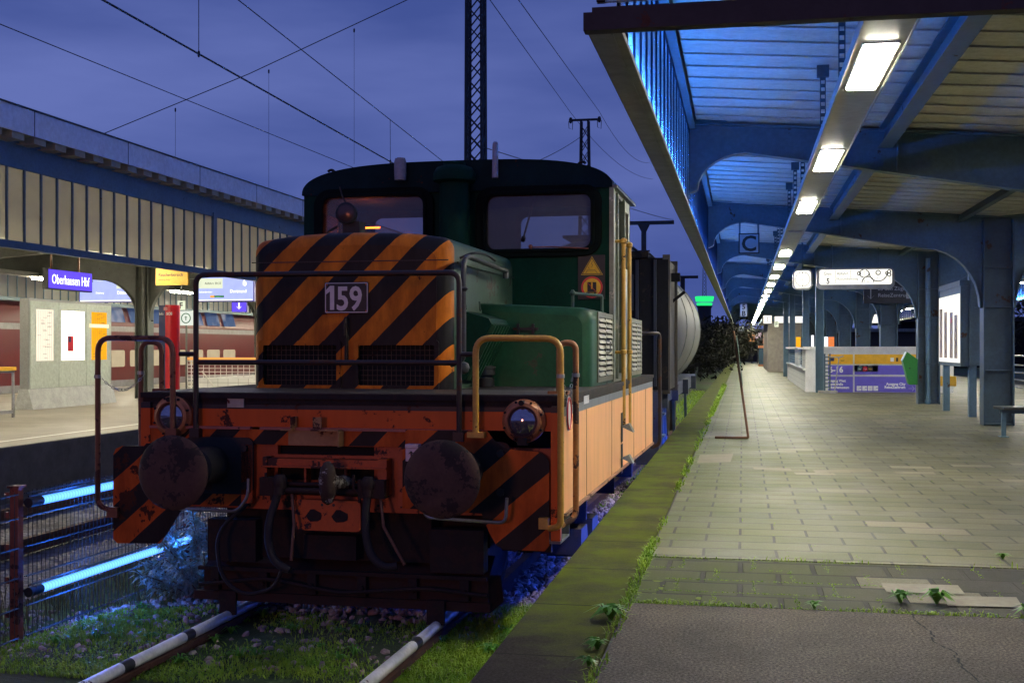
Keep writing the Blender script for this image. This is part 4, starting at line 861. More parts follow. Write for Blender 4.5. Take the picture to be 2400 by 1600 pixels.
M['winframe'] = paint('window_gasket', (.004, .008, .007), .8, dirt=.3, spec=.1)
M['railbrown'] = paint('railing_black_brown', (.030, .020, .018), .5, .2, .35, (.10, .04, .02))
M['brownpipe'] = paint('brown_pipe', (.20, .07, .03), .5, .1, .4)
M['boxside'] = paint('equipment_side', (.20, .20, .125), .4, .1, .2, (.12, .09, .05), .3, 6)
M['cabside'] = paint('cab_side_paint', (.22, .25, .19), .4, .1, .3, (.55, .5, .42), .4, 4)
M['platewhite'] = plain('plate_white', (.72, .62, .64), .5)
t = NT('headlight_lens'); v = t.obj(); b_ = t.n('BsdfPrincipled', {'Base Color': (.30, .28, .34), 'Roughness': .06, 'Metallic': .85}); t.t.links.new(b_.outputs[0], t.out.inputs[0]); M['lens'] = t.m
loco = locomotive()
# ================================================================== TANK WAGON BEHIND THE LOCOMOTIVE
def tank_wagon():
    w = thing('tank_wagon', 'weathered silver tank wagon with a tall black end wall standing behind the locomotive', 'railway wagon', (-2.40, 15.0, -.55), R(-.6))
    P = lambda mb, n, m, par=w, bev=0: mb.build(n, m, par, bev)
    mb = MB(); mb.box(-1.30, 1.38, 1.6, 1.66, 1.25, 3.05); mb.box(-1.30, -1.26, 1.66, 3.0, 1.25, 3.05); mb.box(-1.26, 1.34, 1.66, 3.0, 3.01, 3.08); mb.box(-1.1, 1.1, 1.58, 3.02, 3.08, 3.17); P(mb, 'end_cabin', M['wagonblack'])
    mb = MB(); mb.box(1.34, 1.38, 1.66, 3.0, 1.25, 3.05); mb.box(1.30, 1.40, 1.62, 1.68, 1.2, 3.12); mb.box(1.30, 1.42, 2.94, 3.0, 1.2, 3.12); P(mb, 'cabin_side', M['wagonbrown'])
    mb = MB(); mb.box(-.9, .0, 1.585, 1.60, 2.35, 2.9); mb.box(.35, .9, 1.585, 1.6, 2.35, 2.85)
    for x in (-.05, .28, .95, 1.2): mb.box(x-.02, x+.02, 1.57, 1.6, 1.3, 3.05)
    P(mb, 'cabin_frames', paint('wagon_blue_black', (.012, .018, .035), .5, 0, .1))
    text('50', .30, M['white'], w, (.38, 1.583, 2.18), 0, 'LEFT', .002, 'wagon_number', .8)
    mb = MB(); mb.box(1.38, 1.50, 2.2, 2.35, 2.78, 2.9); P(mb, 'roof_bracket', M['wagonblack']); mb = MB(); mb.bar((1.36, 2.6, 2.5), (1.55, 2.6, 2.65), .04); P(mb, 'roof_bracket', M['wagonblack']); mb = MB(); mb.lathe([(.05, 1.45), (.06, 1.5), (.03, 1.56)], (.05, 0, 2.55), 'y', 14); P(mb, 'end_lamp', M['wagonblack'])
    prof = []
    for i in range(9): a = R(90*i/8); prof.append((max(.01, 1.28*math.sin(a)), 3.10+.35*(1-math.cos(a))))
    for i in range(9): a = R(90*i/8); prof.append((max(.01, 1.28*math.cos(a)), 12.55+.35*math.sin(a)))
    mb = MB(); mb.lathe(prof, (0.05, 0, 2.22), 'y', 56); tk = P(mb, 'tank', M['silver'])
    for y in (4.2, 7.0, 10.0, 12.3):
        mb = MB(); mb.tube([(0.05+1.285*math.cos(R(a)), y, 2.22+1.285*math.sin(R(a))) for a in range(0, 360, 8)], .014, 6, closed=True); P(mb, 'tank_band', M['gutter'], tk)
    mb = MB(); mb.box(-.35, .45, 3.2, 12.8, 3.52, 3.56)
    mb.lathe([(.3, 0), (.3, .2), (.2, .28), (.02, .3)], (.05, 8, 3.5), 'z', 18)
    P(mb, 'walkway', M['wagonblack'])
    mb = MB(); mb.box(-1.15, 1.2, .75, 12.9, .98, 1.22); mb.box(-1.3, 1.35, .72, .86, .86, 1.26)
    for y in (2.6, 5, 8, 11): mb.box(-1.3, 1.3, y, y+.12, .95, 1.22)
    mb.box(1.0, 1.30, .95, 1.5, .28, 1.15); mb.box(1.05, 1.34, 3.2, 3.5, 1.22, 1.7)
    P(mb, 'underframe', paint('underframe_blue_grey', (.05, .06, .09), .5, .2, .2))
    for y in (1.9, 2.5, 3.3, 3.9, 6.0, 9.6): mb = MB(); mb.bar((1.15, y, 1.1), (1.15, y+.25, .35), .05); P(mb, 'brake_lever', M['canbluedark'])
    for z in (.3, .6, .9): mb = MB(); mb.box(1.08, 1.33, 1.55, 1.85, z, z+.03); P(mb, 'step', M['canbluedark'])
    for y in (2.4, 4.3, 10.0, 11.9):
        for x in (-.78, .72):
            mb = MB(); mb.lathe([(.05, -.07), (.47, -.07), (.50, -.05), (.46, .05), (.46, .07), (.3, .05), (.1, .06), (.01, .09)], (x, y, .46), 'x', 28); P(mb, 'wheel', M['wagonbrown'])
    for x in (-.85, .9):
        mb = MB(); mb.lathe([(.13, .74), (.12, .45), (.085, .44), (.085, .30), (.20, .26), (.225, .24), (.22, .22), (.01, .2)][::-1], (x, 0, 1.05), 'y', 24); P(mb, 'buffer', M['wagonblack'])
    mb = MB(); mb.tube(bend([(.25, .70, 1.22), (.1, .6, 1.05), (.12, .55, .8)], .05), .02, 8); P(mb, 'coupling_hose', M['rubber'])
    mb = MB(); mb.tube([(.75, .62, 2.0), (.82, .60, 1.82)], .012, 6); mb.tube([(.90, .62, 2.0), (.83, .60, 1.82)], .012, 6); mb.lathe([(.01, -.17), (.045, -.12), (.05, .05), (.01, .1)], (.83, .60, 1.70), 'z', 10); P(mb, 'hanging_lamp', M['steel'])
    return w
tank_wagon()

# ================================================================== MESH FENCE WITH BLUE NEON TUBES
FX = -2.17
def fence():
    f = thing('mesh_fence', 'double-rod mesh fence with orange primed post between the tracks, carrying the blue neon tubes', 'fence', (LX, LY, LZ), LYAW)
    for y in (-.33-2.5, -.33, 2.17, 4.67, 7.17, 9.67):
        mb = MB(); mb.box(FX-.04, FX+.02, y-.03, y+.03, -.2, .90); mb.box(FX-.055, FX+.035, y-.045, y+.045, .90, .915)
        for z in (.05, .28, .5, .72, .85): mb.box(FX-.075, FX-.04, y-.04, y-.015, z-.02, z+.02)
        mb.build('post', M['rustfence'], f)
    for y0 in (-2.8, -.30, 2.20, 4.70, 7.2):
        mb = MB(); yb = y0 + 2.42
        for z in (-.10, .10, .30, .50, .70, .86): mb.tube([(FX+.03, y0, z), (FX+.03, yb, z)], .0045, 5); mb.tube([(FX+.043, y0, z), (FX+.043, yb, z)], .0045, 5)
        y = y0 + .03
        while y < yb: mb.tube([(FX+.0365, y, -.14), (FX+.0365, y, .88)], .0032, 4); y += .05
        mb.build('mesh_panel', M['fencewire'], f)
fence()
for k, z in enumerate((.80, .20)):
    for j, y0 in enumerate((-.20, 2.35, 4.85)):
        b = thing('neon_tube', '%s blue neon tube %s on the mesh fence' % (('upper', 'lower')[k], ('in front of the locomotive', 'beside the locomotive cab', 'beside the rear of the locomotive')[j]), 'neon tube', (LX, LY, LZ), LYAW, 'blue neon tubes on the fence')
        MB().tube([(FX+.085, y0, z), (FX+.085, y0+2.15, z)], .030, 16).build('tube', M['bluetube'], b)
        MB().tube([(FX+.085, y0-.14, z), (FX+.085, y0, z)], .033, 14).build('end_cap', M['blackiron'], b)
        mb = MB(); mb.box(FX+.055, FX+.062, y0-.1, y0+2.2, z+.032, z+.045); mb.tube([(FX+.02, y0-.09, z), (FX+.085, y0-.09, z)], .012, 6); mb.build('holder', M['blackiron'], b)
        if j == 0:
            for q in (.5, 1.7):
                pl = bpy.data.lights.new('tube_light', 'POINT'); pl.energy = 11; pl.color = (.02, .16, 1.0); pl.shadow_soft_size = .04
                po = bpy.data.objects.new('tube_light', pl); C.objects.link(po); po.parent = b; po.location = (FX+.17, y0+q, z)
# blue tube lying in the ballast under the locomotive side, towards the fence
b = thing('neon_tube', 'blue neon tube lying low between the rails under the locomotive', 'neon tube', (LX, LY, LZ), LYAW)
MB().tube([(.2, .9, .02), (.2, 5.4, .02)], .02, 10).build('tube', emit('blue_fluorescent_low', (.01, .06, 1.0), 7), b)

# ================================================================== OPPOSITE PLATFORM
XL, XCL = -9.5, -14.85
def left_canopy():
    c = thing('opposite_canopy', 'blue-grey canopy with frosted glass valance over the opposite platform on the left', 'canopy', (XCL, 20.4, 0))
    o = (-XCL, -20.4, 0)
    def B(mb, n, m, par=c):
        ob = mb.build(n, m, par)
        if par is c: ob.location = o
        return ob
    GL = [12.9 + 7.5*i for i in range(10)]
    y0, y1 = 6.0, 84
    XF = 2*XCL - XL
    mb = MB(); mb.box(XL-.25, XF, y0, y1, 4.02, 4.07); 
    y = y0
    while y < y1: mb.box(XL-.2, XF+.1, y, y+.03, 3.98, 4.02); y += .5
    B(mb, 'roof_boards', M['boardsleft'])
    mb = MB(); comb(mb, 'x', XL+.0, XL+.285, y0, 60, .49, .27, 3.985, 4.10, .02); B(mb, 'rafter_ends', M['boardsleft'])
    mb = MB(); mb.box(XL+.30, XL+.32, y0, y1, 4.07, 4.40); B(mb, 'fascia', M['fascia'])
    mb = MB(); mb.box(XL+.29, XL+.34, y0, y1, 4.40, 4.42)
    y = 9.4
    while y < y1: mb.box(XL+.320, XL+.3225, y-.008, y+.008, 4.07, 4.40); y += 2.45
    B(mb, 'fascia_trim', M['black'])
    mb = MB(); mb.box(XF-.3, XL+.28, y0, y1, 4.41, 4.43); B(mb, 'roof_sheet', M['gutter'])
    for x, s in ((XL, 1), (XF, -1)):
        mb = MB(); mb.box(x-.02, x+.02, y0, y1, 3.70, 4.02); mb.box(x-.06, x+.07, y0, y1, 3.995, 4.02); mb.box(x-.05, x+.05, y0, y1, 2.60, 2.70); B(mb, 'valance_beam', M['canblue'])
        e = [5.4] + GL[:]
        for ya, yb in zip(e[:-1], e[1:]):
            mb = MB(); comb(mb, 'x', x-.02, x+.022, ya+.07, yb, .392 if s > 0 else .45, .028, 2.70, 3.70); mb.box(x-.04, x+.04, yb-.05, yb+.05, 2.66, 3.74); B(mb, 'glazing_frame', M['canblue'])
        mb = MB(); mb.box(x-.012, x-.006, y0, 80, 2.70, 3.70); B(mb, 'glazing', M['wired'])
    for gy in GL:
        mb = MB(); hw = XL - XCL
        for sd in (-1, 1):
            X = lambda d: XCL + sd*d
            pts = [(X(hw-.02), 4.0), (X(0), 3.9), (X(0), 1.95), (X(.17), 1.95)]
            for i in range(9): a = R(i*90/8); pts.append((X(.17+1.05*(1-math.cos(a))), 1.95+1.05*math.sin(a)))
            pts += [(X(3.2), 3.15), (X(hw-.02), 3.6)]
            mb.prism(pts if sd > 0 else pts[::-1], 'y', gy-.009, gy+.009)
            low = pts[3:]
            for a, b in zip(low[:-1], low[1:]): mb.bar((a[0], gy, a[1]), (b[0], gy, b[1]), .16, .02)
        B(mb, 'girder', M['leftsteel'])
        mb = MB(); mb.box(XCL-.18, XCL-.16, gy-.15, gy+.15, 0, 3.3); mb.box(XCL+.16, XCL+.18, gy-.15, gy+.15, 0, 3.3); mb.box(XCL-.16, XCL+.16, gy-.014, gy+.014, 0, 3.3); mb.tube([(XCL+.03, gy-.09, 0), (XCL+.03, gy-.09, 3.4)], .055, 12); mb.tube([(XCL+.03, gy-.09, 1.75), (XCL+.03, gy-.09, 1.82)], .068, 12)
        B(mb, 'column', M['leftsteel'])
    return c
M['boardsleft'] = paint('beige_boards', (.44, .39, .27), .6, 0, 0, dirt=.35, sc=2)
M['leftsteel'] = paint('grey_green_steel', (.13, .145, .13), .5, 0, .05, dirt=.3)
left_canopy()
LYL = [9.5 + 3.8*i for i in range(16)]
for x, side in ((-12.0, 'track side'), (-17.9, 'far side')):
    light_channel(x, 3.10, 8, 70, LYL, (), 'channel of white lamps under the opposite canopy, %s of its columns' % side, M['lampfar'], False, .22, .06)
# enamel information board with three lit posters
def info_board():
    X = -14.45
    y = lambda px: at(px, 800, X=X).y
    Y0, Y1 = y(67), y(261)
    b = thing('information_board', 'pale green enamel timetable board with three lit posters on the opposite platform', 'information board', (X-.15, (Y0+Y1)/2, 0))
    oy, ox = -(Y0+Y1)/2, -(X-.15)
    def B(mb, n, m, par=b):
        ob = mb.build(n, m, par)
        if par is b: ob.location = (ox, oy, 0)
        return ob
    mb = MB(); mb.prism([(X-.20, .40), (X, .40), (X, 2.30), (X-.20, 2.30)], 'y', Y0, Y1); B(mb, 'housing', M['boardgrey'])
    mb = MB(); mb.prism([(X-.32, 0), (X+.12, 0), (X+.005, .42), (X-.205, .42)], 'y', Y0-.03, Y1+.03); B(mb, 'plinth', paint('plinth_grey', (.42, .44, .44), .4))
    cuts = [y(69), y(137), y(201), y(259)]
    for i in range(3):
        mb = MB(); mb.box(X+.001, X+.014, cuts[i]+.008, cuts[i+1]-.008, .43, 2.25); p = B(mb, 'enamel_panel', M['boardgreen'])
        a, c_ = ((83, 123), (142, 196), (213, 248))[i]
        mat = (emit('poster_glow_left', (.95, .80, .62), 1.15, .3, 20), emit('poster_glow_middle', (1.0, .93, .80), 1.7, .1), M['yelglow'])[i]
        mb = MB(); mb.box(X+.016, X+.024, y(a), y(c_), 1.0, 2.08); q = mb.build('lit_poster', mat, p)
        mb = MB(); rr = random.Random(i)
        ya, yc = y(a), y(c_)
        if i != 1:
            for k in range(22): yy = rr.uniform(ya+.04, yc-.16); z = rr.uniform(1.04, 2.04); mb.box(X+.0245, X+.026, yy, yy+.13, z, z+.007)
            for k in range(1, 8): yy = ya + (yc-ya)*k/8; mb.box(X+.0245, X+.0255, yy-.002, yy+.002, 1.01, 2.06)
        else:
            for k in range(10): z = 1.93 - k*.026; mb.box(X+.0245, X+.026, ya+.20, yc-.26, z, z+.007)
            mb.box(X+.0245, X+.026, ya+.05, yc-.05, 1.62, 1.63); mb.box(X+.0245, X+.026, ya+.05, yc-.05, 1.955, 1.962)
        mb.build('poster_print', plain('print_brown', (.12, .06, .03), .6), q)
        if i == 1:
            mb = MB(); mb.box(X+.0245, X+.027, ya+.24, ya+.46, 1.20, 1.53); rp = mb.build('red_advert', M['red'], q)
            mb = MB(); mb.box(X+.0275, X+.029, ya+.26, ya+.36, 1.40, 1.51); mb.build('advert_picture', M['navy'], q)
        if i == 2:
            mb = MB(); mb.box(X+.027, X+.030, ya-.10, yc+.08, 1.73, 1.81); mb.build('pale_strip', emit('strip_glow', (1, .8, .45), 1.3), q)
info_board()
# station name sign, hanging parallel to the track
def box_sign(name, label, cat, c, w, h, d, rz, facemat, framemat, face_inset=.02, group=None):
    s = thing(name, label, cat, c, rz, group)      # local: x right, z up, face towards -y
    mb = MB(); mb.box(-w/2, w/2, 0, d, -h/2, h/2); mb.build('casing', framemat, s)
    mb = MB(); mb.box(-w/2+face_inset, w/2-face_inset, -.006, -.001, -h/2+face_inset, h/2-face_inset); mb.build('face', facemat, s)
    return s
def hang(s, xs, h, top, mat, y=.05):
    for x in xs: mb = MB(); mb.tube([(x, y, h/2), (x, y, top)], .02, 8); mb.build('hanger', mat, s)
a, b2 = at(112, 650, X=-12.0), at(216, 650, X=-12.0)
ctr = Vector((-12.0, (a.y+b2.y)/2, at(160, 657, X=-12.0).z))
s = box_sign('station_sign', 'lit blue station name sign reading Oberhausen Hbf', 'sign', ctr, b2.y-a.y, .37, .10, R(90), M['blueglow'], M['black'])
text('Oberhausen Hbf', .24, M['whiteglow'], s, (0, -.008, -.08), 0, 'CENTER', .002, 'lettering', .76, .001); hang(s, (-.55, .35), .37, 1.0, M['brown'])
def facing(px0, px1, py0, py1, Y): # rectangle facing the camera's side, transverse to the track
    a, b = at(px0, py0, Y=Y), at(px1, py1, Y=Y); return Vector(((a.x+b.x)/2, Y, (a.z+b.z)/2)), b.x-a.x, a.z-b.z
c, w, h = facing(185, 328, 648, 708, 30.5)
s = box_sign('departure_board', 'lit lavender departure board reading Düsseldorf left of the grey column', 'departure board', c, w, h, .15, 0, M['paleglow'], M['signblue'], .03)
mb = MB(); mb.box(w*.12, w*.47, -.010, -.0065, h*.02, h*.40); mb.build('pale_panel', M['creamglow'], s)
text('Düsseldorf', .125, M['whiteglow'], s, (w*.13, -.009, -h*.19), 0, 'LEFT', .001, 'lettering', .9, .003); text('Duisburg', .075, M['whiteglow'], s, (-w*.22, -.009, -h*.17), 0, 'LEFT', .001, 'lettering', .9)
text('Abfahrt', .09, M['black'], s, (w*.26, -.011, h*.22), 0, 'LEFT', .001); text('10322', .07, M['black'], s, (w*.20, -.011, h*.05), 0, 'LEFT', .001); text('Airport', .06, M['creamglow'], s, (-w*.2, -.009, h*.30), 0, 'LEFT', .001)
mb = MB(); mb.box(-w*.47, w*.47, -.012, -.0065, -h*.46, -h*.42); mb.build('light_line', M['whiteglow'], s); hang(s, (-.4, .4), h, 1.4, M['leftsteel'])
c, w, h = facing(455, 596, 648, 706, 30.0)
s = box_sign('departure_board', 'lit lavender departure board reading Dortmund with a white 6', 'departure board', c, w, h, .15, 0, M['paleglow'], M['signblue'], .03)
mb = MB(); mb.box(-w*.42, -w*.02, -.010, -.0065, h*.02, h*.42); mb.build('pale_panel', M['creamglow'], s)
text('6', .26, M['whiteglow'], s, (w*.31, -.009, h*.12), 0, 'LEFT', .001, 'lettering', .9, .006); text('Dortmund', .115, M['whiteglow'], s, (w*.10, -.009, -h*.15), 0, 'LEFT', .001, 'lettering', .95, .003)
text('Gelsenkirchen-', .065, M['whiteglow'], s, (-w*.42, -.009, -h*.15), 0, 'LEFT', .001); text('Abfahrt 20:33', .085, M['black'], s, (-w*.32, -.011, h*.18), 0, 'LEFT', .001)
mb = MB(); mb.box(-w*.23, -w*.16, -.010, -.0065, -h*.34, -h*.26); mb.build('orange_dash', M['yelglow'], s)
mb = MB(); mb.box(-w*.16, w*.0, -.010, -.0065, -h*.34, -h*.26); mb.build('green_dash', plain('dash_green', (.1, .5, .15)), s)
mb = MB(); mb.box(-w*.47, w*.47, -.012, -.0065, -h*.46, -h*.42); mb.build('light_line', M['whiteglow'], s); hang(s, (-.5, .5), h, 1.4, M['leftsteel'])
c, w, h = facing(543, 578, 712, 727, 31.5)
s = box_sign('arrow_sign', 'small lit blue sign with a white down arrow', 'sign', c, w, h+.1, .08, 0, M['blueglow'], M['signblue'], .01)
mb = MB(); mb.box(-.02, .02, -.010, -.0065, -.02, .12); mb.bar((-.07, -.008, .02), (0, -.008, -.06), .03, .004); mb.bar((.07, -.008, .02), (0, -.008, -.06), .03, .004); mb.build('arrow', M['whiteglow'], s); hang(s, (-.1,), h, 1.2, M['leftsteel'])
c, w, h = facing(365, 441, 612, 668, 22.0)
s = box_sign('smoking_area_sign', 'yellow hanging sign reading Raucherbereich', 'sign', c, w, h, .06, 0, M['yellowlit'] if 'yellowlit' in M else M['yellowsign'], M['yellowsign'], .004)
text('Raucherbereich', .093, M['black'], s, (-w*.42, -.008, -h*.13), 0, 'LEFT', .001, 'lettering', .9, .001); text('Smoking Area', .045, M['black'], s, (-w*.42, -.008, -h*.30), 0, 'LEFT', .001)
mb = MB(); mb.tube([(-w*.3+.07*math.cos(R(q)), -.008, h*.5-.03+.07*math.sin(R(q))) for q in range(180, 361, 15)], .01, 6); mb.build('emblem', M['black'], s); hang(s, (-.2, .2), h, 1.2, M['leftsteel'])
# red and blue SOS pillar
pz = at(400, 715, Y=24.3)
s = thing('help_point', 'tall red and dark blue help pillar marked SOS and Info', 'help point', (pz.x, 24.3, 0))
hh = pz.z
pts = [(.19*math.cos(R(q)), .19*math.sin(R(q))) for q in range(0, 360, 15)]
mb = MB(); mb.prism([(-.03, -.19)] + [(.20*math.sin(R(q)), -.19*math.cos(R(q))) for q in range(0, 181, 15)] + [(-.03, .19)], 'z', 0, hh, True); mb.build('red_half', M['red'], s)
mb = MB(); mb.prism([(-.032, -.185), (-.2, -.15), (-.2, .15), (-.032, .185)], 'z', 0, hh-.01); mb.build('blue_half', M['navy'], s)
text('SOS', .085, M['white'], s, (.0, -.205, hh-.22), 0, 'LEFT', .002, 'lettering', .95, .003); text('Info', .075, M['white'], s, (-.17, -.20, hh-.22), 0, 'LEFT', .002, 'lettering', .9, .001)
mb = MB(); mb.box(-.06, .02, -.205, -.195, hh-.12, hh-.05); mb.build('emblem_plate', plain('pink_plate', (.6, .25, .25)), s)
c, w, h = facing(416, 433, 705, 726, 27.0); s = thing('letter_sign', 'small white sign with black letter F behind the help pillar', 'sign', c); mb = MB(); mb.box(-w/2, w/2, 0, .03, -h/2, h/2); mb.build('plate', M['creamglow'], s); text('F', .20, M['black'], s, (-.05, -.003, -.07), 0, 'LEFT', .002, 'lettering', 1, .006); hang(s, (0,), h, 1.2, M['leftsteel'], .01)
c, w, h = facing(420, 452, 729, 762, 27.1); s = thing('arrow_sign', 'white square sign with green ring and arrow behind the help pillar', 'sign', c); mb = MB(); mb.box(-w/2, w/2, 0, .03, -h/2, h/2); mb.build('plate', emit('sign_white_lit', (.9, .95, .85), .75), s)
mb = MB(); mb.tube([(.115*math.cos(R(q)), -.006, .115*math.sin(R(q))) for q in range(0, 360, 15)], .012, 6, closed=True); mb.bar((0, -.006, -.05), (0, -.006, .03), .02, .006); mb.bar((0, -.006, .05), (-.035, -.006, .01), .016, .006); mb.bar((0, -.006, .05), (.035, -.006, .01), .016, .006); mb.build('ring_and_arrow', plain('sign_green', (.02, .16, .05)), s)
mb = MB(); mb.tube([(0, .02, -h/2), (0, .02, -c.z)], .025, 8); mb.build('post', M['leftsteel'], s)
# stair parapet with tiles and grid railing on the opposite platform
p0, p1 = at(440, 905, Y=31.0), at(640, 905, Y=31.0)
s = thing('stair_enclosure', 'white tiled stair parapet with grid railing on the opposite platform', 'stair parapet', (p0.x, 31.0, 0))
L_ = p1.x - p0.x
mb = MB(); mb.box(.25, L_, 0, .12, 0, .42); mb.box(.25, .37, .12, 5, 0, .42); mb.build('tiled_wall', M['tile'], s)
mb = MB(); mb.box(0, L_, -.02, .04, .93, 1.0); mb.build('orange_handrail', emit('handrail_glow', (1.0, .42, .10), .85), s)  # handrail glows by itself to look lamplit, it is no lamp
mb = MB()
for z in (.5, .6, .7, .8): mb.tube([(.3, .0, z), (L_, .0, z)], .01, 5)
for i in range(14): x = .3 + i*.17; mb.tube([(x, 0, .42), (x, 0, .93)], .01, 5)
for z in [.1*i for i in range(1, 10)]: mb.tube([(0, -.02, z), (.25, -.02, z)], .01, 5)
for x in (0, .12, .25): mb.tube([(x, -.02, 0), (x, -.02, .93)], .014, 6)
mb.tube([(.45, -.05, .62), (1.0, -.05, -.05)], .022, 8)
mb.build('grid_railing', M['white'], s)
# showcase at the left edge of the picture
pz = at(2, 980, Z=0)
s = thing('showcase', 'glass showcase with yellow top at the left edge, on the opposite platform', 'display case', (pz.x-.25, pz.y, 0))
mb = MB(); mb.box(-.45, .33, -.3, .3, .08, .14); mb.box(-.45, .33, -.3, .3, .82, .86)
for x in (-.43, .31):
    for y in (-.28, .28): mb.box(x-.02, x+.02, y-.02, y+.02, 0, .86)
mb.build('frame', M['galv'], s); mb = MB(); mb.box(-.47, .35, -.32, .32, .865, .93); mb.build('yellow_top', M['yellowsign'], s)
mb = MB(); mb.box(-.41, .29, -.285, -.275, .15, .81); mb.build('poster', emit('showcase_glow', (.85, .75, .78), .6, .5, 8), s)

# ------------------------------------------------------------------ red double-deck train behind the opposite platform
def train():
    X = -20.6
    s = thing('double_deck_train', 'red double-deck passenger train standing behind the opposite platform', 'train', (X-1.3, 30, -.55))
    o = (-(X-1.3), -30, .55)
    def B(mb, n, m, par=s):
        ob = mb.build(n, m, par)
        if par is s: ob.location = o
        return ob
    prof = [(X-2.7, -.1), (X, -.1), (X, 2.05), (X-.10, 2.5), (X-.32, 3.0), (X-.62, 3.5), (X-.95, 3.75), (X-1.75, 3.75), (X-2.1, 3.5), (X-2.6, 2.5), (X-2.7, 2.05)]
    segs = ((9, 31.9), (34.1, 64))
    for a, b in segs:
        mb = MB(); mb.prism(prof, 'y', a, b); body = B(mb, 'carriage_body', M['trainred'])
        mb = MB(); mb.box(X-2.6, X+.004, a, b, -.10, .18); mb.box(X, X+.004, a, b, 1.80, 1.98); B(mb, 'grey_bands', M['traingrey'])
        mb = MB(); mb.box(X-2.5, X-.15, a+.3, b-.3, -.55, -.11); B(mb, 'underframe', M['traindark'])
        y = a + .6; k = 0
        while y < b - 1.6 and y < 46:
            mb = MB(); mb.prism([(yy, zz) for yy, zz in rrect(y, y+1.15, .62, 1.18, .08, 3)], 'x', X+.002, X+.008); w = B(mb, 'lower_window', M['warmwin'])
            mb = MB(); e = .02; ang = [(X+.012, 2.12), (X-.09, 2.5), (X-.27, 2.92)]
            vs = []
            for px_, z in ang: vs += [(px_+e, y, z), (px_+e, y+1.15, z)]
            mb.add(vs, [(0, 1, 3, 2), (2, 3, 5, 4)]); B(mb, 'upper_window', M['upwin'])
            y += 1.5; k += 1
    # lit vestibule between the carriages
    mb = MB(); mb.prism([(X-2.7, 1.75), (X, 1.75)] + prof[2:-1] + [(X-2.7, 2.05)], 'y', 31.9, 34.1); mb.box(X-2.7, X, 31.9, 34.1, -.3, -.05); mb.box(X-2.7, X-2.6, 31.9, 34.1, -.05, 1.75); mb.box(X-.06, X, 31.9, 32.2, -.05, 1.75); mb.box(X-.06, X, 33.85, 34.1, -.05, 1.75); B(mb, 'vestibule', M['trainred'])
    mb = MB(); mb.box(X-1.6, X-1.55, 31.95, 34.05, 0, 1.74); B(mb, 'vestibule_wall', emit('vestibule_light', (.85, .88, 1.0), .55, .4, 2))
M['upwin'] = None
t = NT('upper_window_glass'); v = t.obj(); b_ = t.n('BsdfPrincipled', {'Base Color': (.05, .08, .16), 'Roughness': .12, 'Emission Color': t.mix(t.ramp(t.noise(v, .9, 2), .5, .6), (.02, .05, .16), (.35, .34, .40)), 'Emission Strength': .5}); t.t.links.new(b_.outputs[0], t.out.inputs[0]); M['upwin'] = t.m
train()
# passenger standing in the lit vestibule
def person():
    px = at(285, 806, Y=33.0)
    J = {'pel': (0, 0, .95), 'chest': (0, 0, 1.30), 'neck': (0, -.01, 1.50), 'head0': (0, -.02, 1.58), 'head1': (0, -.03, 1.70),
         'hl': (-.10, 0, .92), 'kl': (-.11, -.02, .5), 'al': (-.11, .02, .09), 'tl': (-.11, -.13, .04), 'hr': (.10, 0, .92), 'kr': (.12, -.04, .5), 'ar': (.12, 0, .09), 'tr': (.12, -.15, .04),
         'sl': (-.19, 0, 1.42), 'el': (-.25, .02, 1.14), 'wl': (-.22, -.12, .92), 'ml': (-.21, -.16, .85), 'sr': (.19, 0, 1.42), 'er': (.25, .02, 1.14), 'wr': (.17, -.18, 1.05), 'mr': (.14, -.23, 1.02)}
    rad = dict(pel=.15, chest=.16, neck=.06, head0=.085, head1=.10, hl=.10, kl=.065, al=.045, tl=.04, hr=.10, kr=.065, ar=.045, tr=.04, sl=.075, el=.05, wl=.035, ml=.03, sr=.075, er=.05, wr=.035, mr=.03)
    E_ = [('pel', 'chest'), ('chest', 'neck'), ('neck', 'head0'), ('head0', 'head1'), ('pel', 'hl'), ('hl', 'kl'), ('kl', 'al'), ('al', 'tl'), ('pel', 'hr'), ('hr', 'kr'), ('kr', 'ar'), ('ar', 'tr'), ('chest', 'sl'), ('sl', 'el'), ('el', 'wl'), ('wl', 'ml'), ('chest', 'sr'), ('sr', 'er'), ('er', 'wr'), ('wr', 'mr')]
    ks = list(J); me = bpy.data.meshes.new('person'); me.from_pydata([J[k] for k in ks], [(ks.index(a), ks.index(b)) for a, b in E_], [])
    o = bpy.data.objects.new('person', me); C.objects.link(o)
    o.modifiers.new('skin', 'SKIN'); o.modifiers.new('sub', 'SUBSURF').render_levels = 2
    for i, k in enumerate(ks): me.skin_vertices[0].data[i].radius = (rad[k], rad[k]); me.skin_vertices[0].data[i].use_root = (k == 'pel')
    t = NT('person_cloth'); sp = t.n('SeparateXYZ', {0: t.obj()}); m1 = t.math('GREATER_THAN', sp.outputs[2], 1.52); me.materials.append(t.bsdf(t.mix(m1, (.04, .045, .06), (.50, .30, .22)), .8))
    o.location = (-21.2, 33.0, -.05-.0); o.rotation_euler = (0, 0, R(60)); o.scale = (.92,)*3
    tag(o, 'person in a dark jacket standing in the lit train doorway', 'person')
    mb = MB(); mb.lathe([(.005, .115), (.06, .10), (.10, .05), (.108, 0), (.10, -.05)], (0, .0, 1.70), 'z', 16); mb.build('hair', plain('hair_grey', (.25, .22, .2), .9), o)
person()
